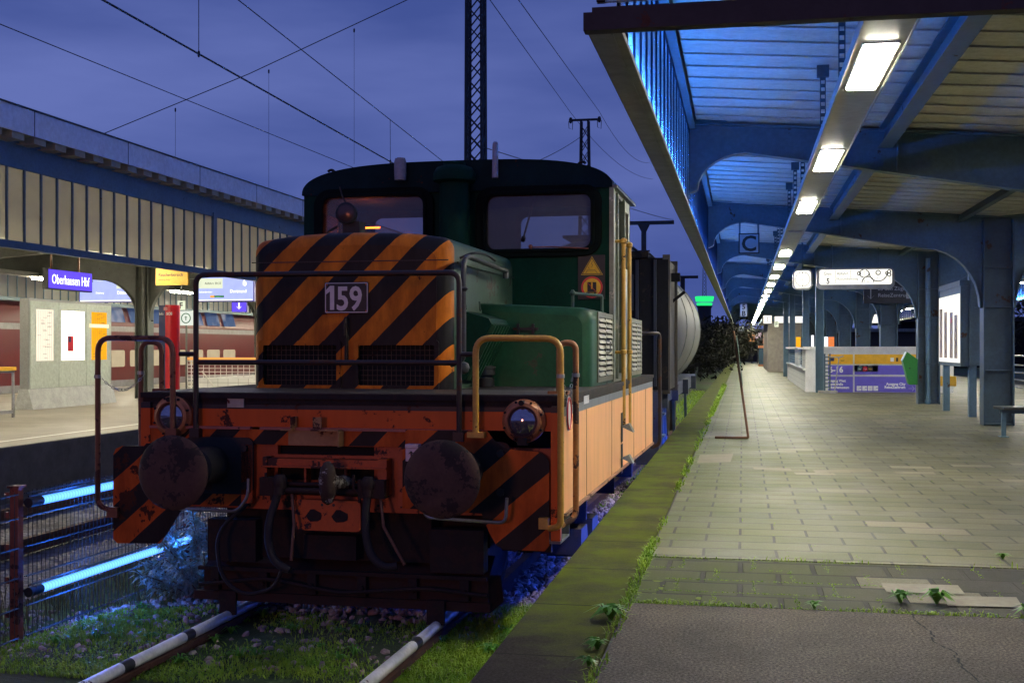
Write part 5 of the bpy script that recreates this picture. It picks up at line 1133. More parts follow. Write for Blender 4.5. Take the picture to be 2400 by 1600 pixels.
# ================================================================== GROUND COVER
rg = random.Random(11)
def foliage_mat(name, c0, c1, dry=(.20, .15, .05), rough=.5):
    t = NT(name); v = t.obj(); n = t.noise(v, 6, 4); n2 = t.noise(v, 40, 2)
    c = t.mix(t.ramp(n, .35, .65), c0, c1); c = t.mix(t.ramp(n2, .62, .70), c, dry)
    b = t.n('BsdfPrincipled', {'Base Color': c, 'Roughness': rough}); tl = t.n('BsdfTranslucent', {'Color': c}); m = t.n('MixShader', {0: .3, 1: b.outputs[0], 2: tl.outputs[0]})
    t.t.links.new(m.outputs[0], t.out.inputs[0]); return t.m
M['grass'] = foliage_mat('grass_green', (.17, .34, .015), (.32, .48, .03))
M['moss'] = foliage_mat('moss_green', (.08, .14, .008), (.16, .21, .015))
M['leaf'] = foliage_mat('leaf_green', (.07, .24, .02), (.14, .36, .03), (.10, .2, .02), .35)
M['bushleaf'] = foliage_mat('bush_leaf', (.16, .24, .2), (.26, .34, .28), (.1, .13, .06), .28)
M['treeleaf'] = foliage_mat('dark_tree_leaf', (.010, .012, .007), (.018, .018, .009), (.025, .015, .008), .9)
t = NT('gravel'); v = t.obj(); g = t.n('NewGeometry'); r_ = g.outputs['Random Per Island']
c = t.mix(t.ramp(r_, 0, 1), (.16, .12, .105), (.56, .43, .38)); c = t.mix(t.ramp(t.noise(v, 30, 4), .4, .7), c, t.mix(1.0, c, (.55, .48, .42), 'MULTIPLY')); M['gravel'] = t.bsdf(c, .8, 0, t.noise(v, 60, 4), .4, .01)
ICO = None
def stone(mb, p, r):
    global ICO
    if ICO is None:
        bm = bmesh.new(); bmesh.ops.create_icosphere(bm, subdivisions=1, radius=1); ICO = ([v.co.copy() for v in bm.verts], [[v.index for v in f.verts] for f in bm.faces]); bm.free()
    q = Matrix.Rotation(rg.uniform(0, 6.3), 3, Vector((rg.uniform(-1, 1), rg.uniform(-1, 1), rg.uniform(-1, 1))).normalized())
    sc = Vector((rg.uniform(.7, 1.3), rg.uniform(.6, 1.1), rg.uniform(.45, .8)))
    mb.add([Vector(p) + q @ Vector((v.x*sc.x, v.y*sc.y, v.z*sc.z)) * r * rg.uniform(.75, 1.12) for v in ICO[0]], ICO[1])
def blade(mb, p, yaw, L, w, lean, cur=.5):
    d = Vector((math.cos(yaw), math.sin(yaw), 0)); s = Vector((-d.y, d.x, 0)) * w/2; p = Vector(p)
    a = p; b = p + d*L*lean*.4 + Vector((0, 0, L*.55)); c_ = p + d*L*lean + Vector((0, 0, L*(1-cur*lean)))
    mb.add([a - s*.7, a + s*.7, b - s, b + s, c_], [(0, 1, 3, 2), (2, 3, 4)])
def rosette(mb, p, n, L, w):
    for i in range(n): blade(mb, p, 2*PI*i/n + rg.uniform(-.3, .3), L*rg.uniform(.6, 1.1), w*rg.uniform(.7, 1.2), rg.uniform(.55, 1.1), .75)
mb = MB()
for i in range(4200): x, y = rg.uniform(-2.2, -1.04), 7.7 + 10*rg.random()**1.2; stone(mb, (x, y, -.70 + rg.uniform(-.01, .05)), rg.uniform(.022, .052))
for i in range(2600):
    x, y = rg.uniform(-4.2, -1.05), rg.gauss(8.75, .33)
    stone(mb, (x, y, fillz(y, x) + rg.uniform(-.01, .02)), rg.uniform(.014, .042))
for i in range(450): x, y = rg.uniform(-5.3, -4.3), rg.uniform(7.0, 9.8); stone(mb, (x, y, fillz(y, x)), rg.uniform(.012, .04))
for i in range(520): x, y = rg.uniform(-4.8, -1.1), rg.uniform(6.6, 8.6); stone(mb, (x, y, fillz(y, x)), rg.uniform(.012, .04))
tag(mb.build('ballast_stones', M['gravel']), 'loose grey and reddish ballast stones beside and in front of the locomotive', 'gravel', kind='stuff')
mb = MB(); cnt = 0
while cnt < 34000:
    x, y = rg.uniform(-5.2, -1.06), rg.uniform(6.3, 8.75)
    nv = mnoise.noise(Vector((x*1.3, y*1.3, 0))); near = max(0, 1-abs(x+1.55)/.55)
    if nv + near*.9 + rg.uniform(-.25, .25) < (.06 if y < 8.15 + .25*mnoise.noise(Vector((x*2, 5, 0))) else (.45 if x < -1.7 else .1)): continue
    L = rg.uniform(.02, .05) * (1 + 1.0*near) * (1.6 if rg.random() < .06 else 1)
    blade(mb, (x, y, fillz(y, x)-.005), rg.uniform(0, 6.3), L, rg.uniform(.004, .009), rg.uniform(.2, 1)); cnt += 1
for i in range(9000): blade(mb, (rg.uniform(-2.2, -1.07) if i % 3 else rg.uniform(-9, -1.07), 14.5 + 40*rg.random()**1.5, -.735), rg.uniform(0, 6.3), rg.uniform(.05, .16), .014, rg.uniform(.2, .9))
tag(mb.build('trackside_grass', M['grass']), 'short green grass and moss growing over the track bed', 'grass', kind='stuff')
mb = MB()
for i in range(1300): x, y = rg.uniform(-5.6, -4.85), rg.uniform(6.5, 12); blade(mb, (x, y, -.74), rg.uniform(0, 6.3), rg.uniform(.08, .32), .006, rg.uniform(.1, .6))
for i in range(1500): x, y = rg.uniform(-4.75, -4.1), rg.uniform(8.2, 11); blade(mb, (x, y, -.74), rg.uniform(0, 6.3), rg.uniform(.06, .25), .006, rg.uniform(.1, .9))
tag(mb.build('dry_weeds', foliage_mat('dry_weed', (.10, .08, .03), (.07, .08, .03))), 'thin dry weeds along the foot of the mesh fence', 'weeds', kind='stuff')
# weeds in the platform joints
mb = MB()
y = 4.3
while y < 40:
    dens = mnoise.noise(Vector((y*1.1, 3.3, 0))) + .25
    dens -= .12
    if 5.3 < y < 6.5: dens += .3
    if 7.0 < y < 8.1: dens += .8
    if 4.3 < y < 5.0: dens += .4
    if 8.4 < y < 14: dens -= .12
    if y > 15: dens = .25 + (y > 24)*.6 + mnoise.noise(Vector((y*.9, 1, 0)))*.6
    for k in range(int(max(0, dens)*11)): blade(mb, (-.575 + rg.uniform(-.022, .022)*(1 + .04*y), y + rg.uniform(-.03, .03), -.01), rg.uniform(0, 6.3), rg.uniform(.02, .075)*(1+.04*max(0, y-10)), .004 + .0005*y, rg.uniform(.3, 1.1))
    y += .045 + .004*max(0, y-6)
x = -.56
while x < 4.3:
    for yj, amt in ((6.09, 1.0), (7.445, .28)):
        dens = (mnoise.noise(Vector((x*1.6, yj, 1))) + .55) * amt + (2.6 if yj < 7 and 1.45 < x < 2.5 else 0)
        for k in range(int(max(0, dens)*13)): blade(mb, (x + rg.uniform(-.02, .02), yj + rg.uniform(-.02, .015), -.012), rg.uniform(0, 6.3), rg.uniform(.015, .055)*(1.5 if 1.45 < x < 2.5 else 1), .006, rg.uniform(.3, 1.1))
    x += .03
for i in range(900):      # scattered tufts at slab corners
    j, k = rg.randrange(1, 26), rg.randrange(0, 14)
    yy = 7.45 + j*.29 - .0; 
    if k > 3 + rg.random()*7: continue
    xx = -.45 + k*.45 + (.225 if j % 2 else 0)
    if mnoise.noise(Vector((xx*3, yy*3, 0))) < .05: continue
    blade(mb, (xx + rg.uniform(-.01, .01), yy + rg.uniform(-.12, .12), -.01), rg.uniform(0, 6.3), rg.uniform(.012, .03), .004, rg.uniform(.4, 1.1))
for j in range(5):
    for k in range(13):
        xx = -.565 + k*.42 + (.21 if j % 2 else 0)
        for q in range(60):
            if rg.random() < .72 - .04*k: blade(mb, (xx + rg.gauss(0, .008), 6.1 + j*.335 + rg.random()*.335, -.008), rg.uniform(0, 6.3), rg.uniform(.006, .016), .007, rg.uniform(.3, 1.1))
    x = -.56
    while x < 4.6:
        if mnoise.noise(Vector((x*2, j*7.1, 2))) > -.15 + .09*x:
            for q in range(3): blade(mb, (x + rg.uniform(-.02, .02), 6.1 + j*.335 + rg.gauss(0, .006), -.008), rg.uniform(0, 6.3), rg.uniform(.006, .015), .007, rg.uniform(.3, 1.1))
        x += .012
tag(mb.build('joint_weeds', M['grass']), 'small weeds and moss sprouting from the joints between the platform slabs', 'weeds', kind='stuff')
# replaced sandy slabs, scuff line and crack on the platform surface
mb = MB()
for q in ([(1640, 1066), (1719, 1063), (1712, 1083), (1633, 1086)], [(1764, 1095), (1852, 1098), (1856, 1103), (1768, 1100)], [(1905, 1102), (2040, 1099), (2046, 1106), (1912, 1108)], [(2093, 1104), (2187, 1106), (2194, 1112), (2100, 1110)], [(1860, 1107), (1955, 1109), (1960, 1114), (1866, 1112)], [(2065, 1367), (2245, 1372), (2262, 1393), (2078, 1388)], [(2205, 1397), (2382, 1400), (2398, 1424), (2222, 1420)]):
    mb.add([(p.x, p.y, .004) for p in (at(a, b, Z=0) for a, b in q)], [(0, 1, 2, 3)])
struct('replaced_slabs', mb, paint('sandy_slab', (.27, .24, .17), .7, 0, 0, dirt=.25, sc=4))
mb = MB(); x = -.5
while x < 4.8:
    L = rg.uniform(.05, .35)
    if rg.random() < .7: a = rg.uniform(.004, .014); mb.add([(x, 7.445, .0045), (x+L, 7.445+rg.uniform(-.006, .006), .0045), (x+L*.9, 7.445+a, .0045), (x, 7.445+a*.5, .0045)], [(0, 1, 2, 3)])
    x += L + rg.uniform(0, .1)
struct('platform_scuff_line', mb, paint('scuff_pale', (.42, .38, .30), .8))
mb = MB(); P0 = [at(a, b, Z=0) for a, b in ((2118, 1424), (2140, 1450), (2175, 1478), (2190, 1505), (2235, 1530), (2250, 1562), (2290, 1600))]
for a, b in zip(P0[:-1], P0[1:]):
    for k in range(5):
        u, v_ = a.lerp(b, k/5), a.lerp(b, (k+1)/5); o1, w_ = rg.uniform(-.008, .008), rg.uniform(.004, .012); mb.add([(u.x+o1, u.y, .004), (u.x+o1+w_, u.y, .004), (v_.x+o1+w_, v_.y, .004), (v_.x+o1, v_.y, .004)], [(0, 1, 2, 3)])
struct('asphalt_crack', mb, M['darkvoid'])
WL = [((1432, 1452), 16, .13, .03, 'broad leaved green weed in the joint at the corner of the dark asphalt'), ((1400, 1520), 12, .08, .02, 'smaller leafy weed in the edge joint, just nearer than the broad leaved one'),
      ((2110, 1412), 14, .11, .018, 'dandelion-like weed at the asphalt joint, left of a close pair'), ((2195, 1414), 16, .12, .02, 'dandelion-like weed at the asphalt joint, right of a close pair'),
      ((1380, 1560), 10, .07, .015, 'low leafy weed in the edge joint nearest the bottom of the picture'), ((2350, 1310), 10, .07, .015, 'small weed at the right end of the sandy slab row'),
      ((1150, 1540), 12, .15, .02, 'long leaved weed on the track bed against the platform wall'), ((1185, 1490), 10, .12, .02, 'leafy weed among stones below the platform edge')]
for (px, py), n, L, w, lab in WL:
    low = px < 1200; p = at(px, py, Z=-.61 if low else 0)
    o = thing('weed_plant', lab, 'weed', p); mb = MB(); rosette(mb, (0, 0, 0), n*2, L, w); mb.build('leaves', M['leaf'], o)
for i, ((px, py), lab) in enumerate((((130, 1510), 'leafy weed on the gravel right of the orange fence post'), ((350, 1500), 'leafy weed between the fence and the left striped pole, further right'), ((225, 1500), 'leafy weed between the fence and the left striped pole, further left'), ((420, 1560), 'leafy weed just right of the left striped pole'), ((560, 1545), 'leafy weed on the moss between the two striped poles'))):
    p = at(px, py, Z=-.62); o = thing('weed_plant', lab, 'weed', p); mb = MB(); rosette(mb, (0, 0, 0), 16, .12, .014); mb.build('leaves', M['leaf'], o)
for i in range(26):
    x = rg.uniform(-4.4, -1.2); y = rg.uniform(6.9, 8.1); o = thing('weed_plant', 'small leafy weed among the moss and grass around the two striped poles', 'weed', (x, y, fillz(y, x)), 0, 'small weeds in the mossy track bed'); mb = MB(); rosette(mb, (0, 0, 0), rg.randrange(7, 15), rg.uniform(.06, .12), .012); mb.build('leaves', M['leaf'], o)
for i, (x, y) in enumerate(((1.35, 6.1), (1.55, 6.12), (1.62, 6.08), (1.72, 6.1), (1.85, 6.06), (2.0, 6.1), (2.08, 6.13), (2.25, 6.1), (2.4, 6.1), (2.9, 6.1), (3.3, 6.08), (.35, 6.1))):
    o = thing('weed_plant', 'low weed sprouting in the joint between the dark asphalt and the paving slabs', 'weed', (x, y, 0), 0, 'low weeds along the asphalt joint'); mb = MB(); rosette(mb, (0, 0, 0), 16, rg.uniform(.06, .11), .016); mb.build('leaves', M['leaf'], o)
# bush growing through the fence
def bush(loc, rx, ry, rz_, nl, label):
    b = thing('leafy_bush', label, 'bush', loc); mb = MB(); ms = MB(); tips = []
    for i in range(46):
        a = rg.uniform(0, 6.3); r = rg.random()**.5; tx, ty, tz = r*rx*math.cos(a), r*ry*math.sin(a), rz_*(.35 + .65*rg.random())*(1-.35*r*r)
        pts = [Vector((tx*.15, ty*.15, 0)), Vector((tx*.6, ty*.6, tz*.65)), Vector((tx, ty, tz))]; pp = [pts[0].lerp(pts[1], s).lerp(pts[1].lerp(pts[2], s), s) for s in (0, .25, .5, .75, 1)]
        ms.tube(pp, .004, 4); tips.append(pp)
    for i in range(nl):
        pp = rg.choice(tips); k = rg.uniform(.9, 3.99); q = pp[int(k)].lerp(pp[int(k)+1], k-int(k)); yaw = rg.uniform(0, 6.3); el = rg.uniform(-.7, .9); L = rg.uniform(.05, .12)
        d = Vector((math.cos(yaw)*math.cos(el), math.sin(yaw)*math.cos(el), math.sin(el))); s = d.cross(Vector((rg.uniform(-.4, .4), rg.uniform(-.4, .4), 1))).normalized()*L*.11
        m_ = q + d*L*.5 + Vector((0, 0, .006)); mb.add([q, m_ - s, m_ + s, q + d*L - Vector((0, 0, .012))], [(0, 1, 2), (1, 3, 2)])
    ms.build('stems', M['brown'], b); mb.build('foliage', M['bushleaf'], b)
bush(lw(-1.62, 1.35, -.17), .50, .8, .80, 5200, 'narrow leaved bush lit blue below the left striped shield')
bush(lw(-2.35, 2.2, -.17), .30, .5, .95, 700, 'smaller bush behind the mesh fence, left of the blue-lit bush')

# ================================================================== NEAR PLATFORM FURNITURE
# leaning rusty stop-board stand
p = at(1716, 1028, Z=0)
s = thing('leaning_stand', 'rusty bent tube stand leaning over on the platform near its edge', 'stand', p)
mb = MB(); mb.tube(bend([(-.24, 0, .018), (.22, .02, .018), (.22-.0, .02, .05), (.02, .25, 1.52)], .06), .018, 10); P_ = mb.build('bent_tube', M['brown'], s)
mb = MB(); mb.obox((.055+.05, .19, 1.10), .004, .16, .36, Matrix.Rotation(-.12, 3, 'Y')); mb.build('board', paint('board_green_edge', (.30, .40, .30), .5), s)
# hanging letter signs
def letter_sign(px0, px1, py0, py1, Y, letters, label, top, face=(.36, .42, .50)):
    c, w, h = facing(px0, px1, py0, py1, Y); s = thing('letter_sign', label, 'sign', c); mb = MB(); mb.box(-w/2, w/2, 0, .06, -h/2, h/2); mb.build('casing', M['black'], s)
    mb = MB(); mb.box(-w/2+.02, w/2-.02, -.006, -.001, -h/2+.02, h/2-.02); mb.build('face', plain('letter_face_' + letters, face, .5), s)
    n = len(letters)
    for i, L_ in enumerate(letters): text(L_, h/n*1.05, M['black'], s, (0, -.009, h/2 - (i+.5)*h/n - h/n*.36), 0, 'CENTER', .002, 'letter', 1, .008)
    for x in (-w/2+.02, w/2-.02): mb = MB(); mb.box(x-.015, x+.015, .01, .05, h/2, top-c.z); mb.build('hanger', M['canblue'], s)
letter_sign(1731, 1780, 547, 594, 20.8, 'C', 'square grey sign with a black letter C hanging from a girder', 3.52)
letter_sign(1734, 1752, 711, 742, 48, '5B', 'small grey sign with 5 above B hanging far down the canopy', 3.5, (.5, .52, .56))
letter_sign(1731, 1744, 764, 776, 76, 'A', 'tiny far sign with letter A under the end of the canopy', 3.5, (.4, .45, .55))
# clock and destination board on a common frame
c, w, h = facing(1858, 1904, 631, 678, 28.2)
s = thing('platform_clock', 'square lit station clock left of the Gleis 5 board', 'clock', c)
mb = MB(); mb.prism(rrect(-w/2, w/2, -h/2, h/2, .1, 5), 'y', 0, .16); mb.build('case', M['clockgrey'] if 'clockgrey' in M else paint('clock_grey', (.30, .31, .32), .4), s)
mb = MB(); mb.prism(rrect(-w/2+.035, w/2-.035, -h/2+.035, h/2-.035, .07, 5), 'y', -.006, -.001); mb.build('lit_face', M['signglow'], s)
mb = MB(); rr_ = w/2-.06
for i in range(12): a = R(i*30); k0 = .86 if i % 3 else .80; mb.bar((rr_*k0*math.sin(a), -.009, rr_*k0*math.cos(a)), (rr_*math.sin(a), -.009, rr_*math.cos(a)), .014, .003)
mb.tube([(rr_*1.03*math.sin(R(q)), -.008, rr_*1.03*math.cos(R(q))) for q in range(0, 360, 15)], .004, 5, closed=True); mb.build('hour_marks', M['black'], s)
mb = MB(); mb.bar((.03, -.011, .02*0), (-rr_*.58, -.011, -rr_*.14), .022, .003); mb.build('hour_hand', M['black'], s)
mb = MB(); mb.bar((-.01, -.014, .04), (rr_*.16, -.014, -rr_*.85), .016, .003); mb.build('minute_hand', M['black'], s)
hang(s, (0,), h, 1.0, M['canblue'], .08)
c, w, h = facing(1914, 2097, 628, 676, 28.25)
s = thing('destination_board', 'long lit destination board reading Gleis 5 Museumsbahnsteig', 'departure board', c)
mb = MB(); mb.prism(rrect(-w/2, w/2, -h/2, h/2, .12, 5), 'y', 0, .22); mb.build('case', paint('clock_grey', (.30, .31, .32), .4), s)
mb = MB(); mb.prism(rrect(-w/2+.06, w/2-.06, -h/2+.10, h/2-.045, .05, 5), 'y', -.006, -.001); mb.build('lit_face', M['signglow'], s)
text('Gleis', .098, M['black'], s, (-w*.41, -.009, h*.16), 0, 'LEFT', .001, 'lettering', .9); text('5', .18, M['black'], s, (-w*.375, -.009, -h*.25), 0, 'LEFT', .001, 'lettering', .85, .004)
text('Abfahrt', .094, M['black'], s, (-w*.24, -.009, h*.16), 0, 'LEFT', .001, 'lettering', .9); text('Museumsbahnsteig', .07, M['black'], s, (-w*.245, -.009, -h*.08), 0, 'LEFT', .001, 'lettering', .9)
mb = MB()
for a, b in (((-.26, .38), (-.26, .03)), ((-.26, .0), (-.26, -.22)), ((-.26, .03), (.10, .03)), ((-.26, -.22), (.43, -.22)), ((-.06, .38), (-.06, .03)), ((.11, .38), (.11, -.22)), ((.26, .0), (.44, .0)), ((.44, .38), (.44, -.22))): mb.bar((w*a[0], -.009, h*a[1]), (w*b[0], -.009, h*b[1]), .008, .003)
def gear(cx, cz, r, a0=0, a1=360, spokes=0):
    r *= .815
    mb.tube([(cx+r*math.cos(R(q)), -.009, cz+r*math.sin(R(q))) for q in range(a0, a1+1, 15)], .011, 5)
    for k in range(spokes): q = R(a0+20+k*(a1-a0)/max(1, spokes)); mb.bar((cx, -.009, cz), (cx+r*math.cos(q), -.009, cz+r*math.sin(q)), .008, .003)
gear(w*.045, h*.22, .045); gear(w*.10, h*.22, .10, 90, 270); gear(w*.13, h*.22, .09, -90, 90); gear(w*.29, h*.25, .24, 180, 360, 3); gear(w*.29, h*.25, .06); gear(w*.16, -h*.20, .16, 0, 180, 4); gear(w*.43, h*.3, .045); gear(w*.43, h*.15, .045); gear(w*.40, h*.23, .035)
mb.build('gear_drawing', M['black'], s); hang(s, (-w*.3, w*.3), h, 1.0, M['canblue'], .1)
c, w, h = facing(2024, 2154, 662, 710, 35.4)
s = box_sign('direction_sign', 'dark hanging sign reading zu den Zügen ReiseZentrum', 'sign', c, w, h, .08, 0, paint('sign_slate', (.045, .045, .055), .4), M['black'], .01)
text('zu den Zügen', .15, plain('sign_pale', (.6, .6, .6)), s, (-w*.24, -.009, h*.12), 0, 'LEFT', .001); text('ReiseZentrum', .15, plain('sign_pale', (.6, .6, .6)), s, (-w*.24, -.009, -h*.2), 0, 'LEFT', .001)
mb = MB(); mb.bar((-w*.37, -.009, .12), (-w*.37, -.009, -.17), .025, .004); mb.bar((-w*.37, -.009, -.17), (-w*.37-.09, -.009, -.08), .025, .004); mb.bar((-w*.37, -.009, -.17), (-w*.37+.09, -.009, -.08), .025, .004); mb.box(w*.27, w*.38, -.010, -.007, -.17, .12); mb.build('arrow_and_pictogram', plain('sign_pale', (.6, .6, .6)), s)
mb = MB(); mb.bar((w*.28, -.012, -.10), (w*.36, -.012, -.15), .06, .003); mb.box(w*.31, w*.33, -.014, -.010, .0, .09); mb.build('pictogram_detail', M['black'], s); hang(s, (-w*.35, w*.35), h, 1.0, M['canblue'], .04)
# stair enclosure with the yellow and violet signs
p0, p1 = at(1934, 922, Z=0), at(2200, 922, Z=0); Y0 = 35.3
W_ = at(2200, 922, Y=Y0).x - at(1934, 922, Y=Y0).x
s = thing('stair_enclosure', 'white stair parapet carrying yellow and violet direction panels, behind the green bin', 'stair parapet', (at(1934, 922, Y=Y0).x, Y0, 0))
mb = MB(); mb.box(-.55, W_+.4, 0, .2, 0, 1.22); mb.box(-.62, W_+.45, -.04, .24, 1.22, 1.30); mb.build('front_wall', M['white'], s)
mb = MB(); mb.box(-.55, -.35, .2, 14, 0, .62); mb.box(-.6, -.3, .2, 14, .62, .67); mb.build('side_wall', M['tiley'], s)
mb = MB(); mb.box(-.55, -.5, .2, 2.0, .67, 1.22); mb.box(-.55, -.5, 4.0, 7.0, .67, 1.22); mb.box(-.62, -.42, .2, 14, 1.22, 1.28); mb.build('upper_wall', M['tiley'], s)
mb = MB()
for k in range(6): mb.tube([(-.5, .2, .72+k*.08), (-.5, 14, .72+k*.08)], .012, 6)
for k in range(15): mb.tube([(-.5, .3+k*.95, .65), (-.5, .3+k*.95, 1.22)], .014, 6)
mb.build('grid', M['canblue'], s)
def panel(px0, px1, py0, py1, mat, nm='sign_panel'):
    a, b = at(px0, py0, Y=Y0-.02), at(px1, py1, Y=Y0-.02); mb = MB(); mb.box(a.x, b.x, -.02, -.008, b.z, a.z)
    for i, v_ in enumerate(mb.v): mb.v[i] = (v_[0]-s.location.x, v_[1], v_[2])
    return mb.build(nm, mat, s)
SB = emit('violet_panel', (.13, .10, .50), .62, .1); SY = emit('yellow_panel', (1.0, .50, .02), .85, .1); M['paneltext'] = plain('panel_white', (.9, .9, .9), .5)
SB = plain('violet_enamel', (.14, .11, .60), .35); SY = plain('yellow_enamel', (.95, .50, .02), .35)
pa = panel(1941, 1999, 830, 853, SY); pb = panel(2003, 2160, 830, 853, SY)
pc = panel(1941, 1999, 856, 878, SB); pd = panel(2003, 2160, 856, 878, SB); pe = panel(1941, 1999, 882, 919, SB); pf = panel(2003, 2146, 882, 919, SB)
panel(2003, 2058, 855.5, 871, plain('panel_grey', (.6, .6, .6)), 'logo_strip')
def ptext(str_, px, py, hpx, par, al='LEFT', sx=.95, b_=.004, mat=None):
    q = at(px, py, Y=Y0-.02); return text(str_, hpx*.0125*1.38, mat or M['paneltext'], par, (q.x - s.location.x, -.0235, q.z), 0, al, .001, 'lettering', sx, b_)
ptext('6-16', 1943, 872, 13, pc, b_=.008); ptext('Ausgang West', 1940, 894.5, 6, pe, sx=.82); ptext('Hansastraße', 1940, 902.5, 6, pe, sx=.82); ptext('Industriemuseum', 1940, 910, 6, pe, sx=.82)
ptext('Ausgang City', 2122, 902.5, 6, pf, 'RIGHT'); ptext('ReiseZentrum', 2122, 910, 6, pf, 'RIGHT'); ptext('WC', 1970, 847, 4, pa, mat=M['black'], b_=0)
def pbox(px0, px1, py0, py1, mat, par, nm='pictogram', y=-.024):
    a, b = at(px0, py0, Y=Y0-.02), at(px1, py1, Y=Y0-.02); mb = MB(); mb.box(a.x-s.location.x, b.x-s.location.x, y, y+.003, b.z, a.z); return mb.build(nm, mat, par)
for i in range(4):
    pc_ = pbox(2008+i*13, 2019+i*13, 904, 915.5, M['paneltext'], pf); 
    a = at(2008+i*13, 915, Y=Y0-.02); b = at(2019+i*13, 905, Y=Y0-.02); mb = MB(); mb.bar((a.x-s.location.x+.03, -.028, a.z+.03), (b.x-s.location.x-.03, -.028, b.z-.04), .03, .003)
    if i == 2: mb.bar((a.x-s.location.x+.03, -.028, b.z-.04), (b.x-s.location.x-.03, -.028, a.z+.03), .03, .003)
    else: mb.box(a.x-s.location.x+.08, b.x-s.location.x-.01, -.028, -.0245, a.z+.06, a.z+.08)
    mb.build('pictogram_detail', SB, pc_)
for i, (tx, mt) in enumerate((('Bus', plain('bus_teal', (.03, .10, .13))), ('Tram', M['red']), ('TAXI', M['black']))):
    pbox(2010+i*12.5, 2020+i*12.5, 859, 869.5, mt, pd, 'logo', -.026); q = at(2015+i*12.5, 866, Y=Y0-.02); text(tx, .055, SY if i == 2 else M['paneltext'], pd, (q.x-s.location.x, -.030, q.z), 0, 'CENTER', .001, 'lettering', .8, .001)
pbox(1944, 1955, 838, 846, M['navy'], pa, y=-.026); pbox(2087, 2095, 838, 847, M['paneltext'], pb, y=-.026); pbox(2100, 2105, 838, 847, M['black'], pb, y=-.026)
q = at(2136, 910, Y=Y0-.02); mb = MB(); ax = q.x - s.location.x; mb.bar((ax-.08, -.026, q.z), (ax+.08, -.026, q.z), .022, .004); mb.bar((ax+.08, -.026, q.z), (ax+.02, -.026, q.z+.07), .022, .004); mb.bar((ax+.08, -.026, q.z), (ax+.02, -.026, q.z-.07), .022, .004); mb.build('arrow', M['paneltext'], pf)
# slim posts round the stair opening
for i, (px, py, Yt) in enumerate(((1921, 920, 0), (1889, 902, 0), (1857, 888, 0), (1842, 882, 0))):
    b_ = at(px, py, Z=0); o = thing('canopy_post', '%s slim blue steel post from the near end, along the white tiled stair wall' % ORD[i], 'post', b_, 0, 'slim posts beside the stair wall')
    mb = MB(); mb.box(-.11, -.095, -.10, .10, 0, 3.55); mb.box(.095, .11, -.10, .10, 0, 3.55); mb.box(-.095, .095, -.008, .008, 0, 3.55); mb.build('post', M['canblue'], o)
# barrow / scooter-like stand left of the signs
b_ = at(1945, 921, Z=0); s2 = thing('handcart', 'grey metal ladder-backed handcart with concrete foot, in front of the 6-16 sign', 'handcart', b_)
mb = MB(); mb.prism(rrect(-.32, .20, -.18, .18, .08, 4), 'z', 0, .07); mb.build('foot', M['concrete'], s2)
mb = MB(); mb.box(-.16, -.12, -.02, .02, .07, 1.1); mb.box(-.02, .02, -.02, .02, .07, 1.1)
for k in range(9): mb.box(-.12, -.02, -.01, .01, .15+k*.105, .18+k*.105)
mb.build('ladder_back', M['canbluedark'], s2); mb = MB(); mb.tube(bend([(.12, -.1, .06), (.24, -.1, 1.0), (-.02, -.1, 1.02)], .03), .015, 8); mb.tube([(.2, -.1, .98), (.36, -.1, 1.04)], .02, 8); mb.build('handle', M['galv'], s2)
# green bin fixed to the second column
s = thing('litter_bin', 'green slant-topped litter bin fixed to the left side of the column with the downpipe', 'litter bin', (XC-.25, 28.4, 0))
c, w, h = facing(2121, 2157, 824, 901, 28.4)
z0, z1 = c.z-h/2, c.z+h/2
mb = MB(); mb.prism([(-w, z1-.20), (-w*.72, z1), (-.01, z1-.17), (-.01, z0), (-w*.55, z0), (-w*.62, z0+.03)], 'y', -.17, .15); mb.build('bin_body', M['binGreen'], s, .008)
mb = MB(); mb.prism([(-w-.012, z1-.20), (-w*.72-.012, z1+.005), (-w*.72, z1), (-w, z1-.205)], 'y', -.14, .12); mb.build('flap', plain('flap_grey', (.35, .45, .4)), s)
mb = MB(); mb.cyl((-w*.55, -.172, c.z), (-w*.55, -.178, c.z), .016, 10); mb.build('lock', M['black'], s)
# glazed timetable case on two posts
s = thing('timetable_case', 'lit glazed timetable case on blue posts between the two big columns', 'display case', (4.12, 24.2, 0))
mb = MB(); mb.box(-.17, -.02, -1.0, 1.35, .93, 2.42); mb.box(-.19, .0, -1.03, 1.38, 2.42, 2.52); mb.build('case', M['canbluedark'], s)
mb = MB(); mb.box(-.19, -.175, -.97, .16, 1.0, 2.28); mb.box(-.19, -.175, .20, 1.32, 1.0, 2.28); g_ = mb.build('lit_pane', M['signglow'], s)
mb = MB(); rr = random.Random(5)
for y_ in (-.8, -.3, .35, .9): mb.box(-.195, -.1905, y_, y_+.32, 1.08, 1.08+rr.uniform(.5, 1.0))
mb.build('posters', plain('poster_sand', (.35, .25, .2)), g_)
mb = MB(); mb.box(-.196, -.1905, -.2, -.05, 1.75, 1.85); mb.build('red_note', M['red'], g_)
mb = MB(); mb.box(.03, .13, -1.1, -.95, 0, 2.75) if 0 else mb.box(-.01, .12, -.95, -.80, 0, 2.66); mb.build('post', M['canblue'], s)
mb = MB(); mb.box(-.12, .0, 1.2, 1.32, 0, .93); mb.build('post', M['canblue'], s)
mb = MB(); mb.box(-.02, .16, -1.04, -.78, .95, 2.52); mb.build('end_plate', M['canbluedark'], s)
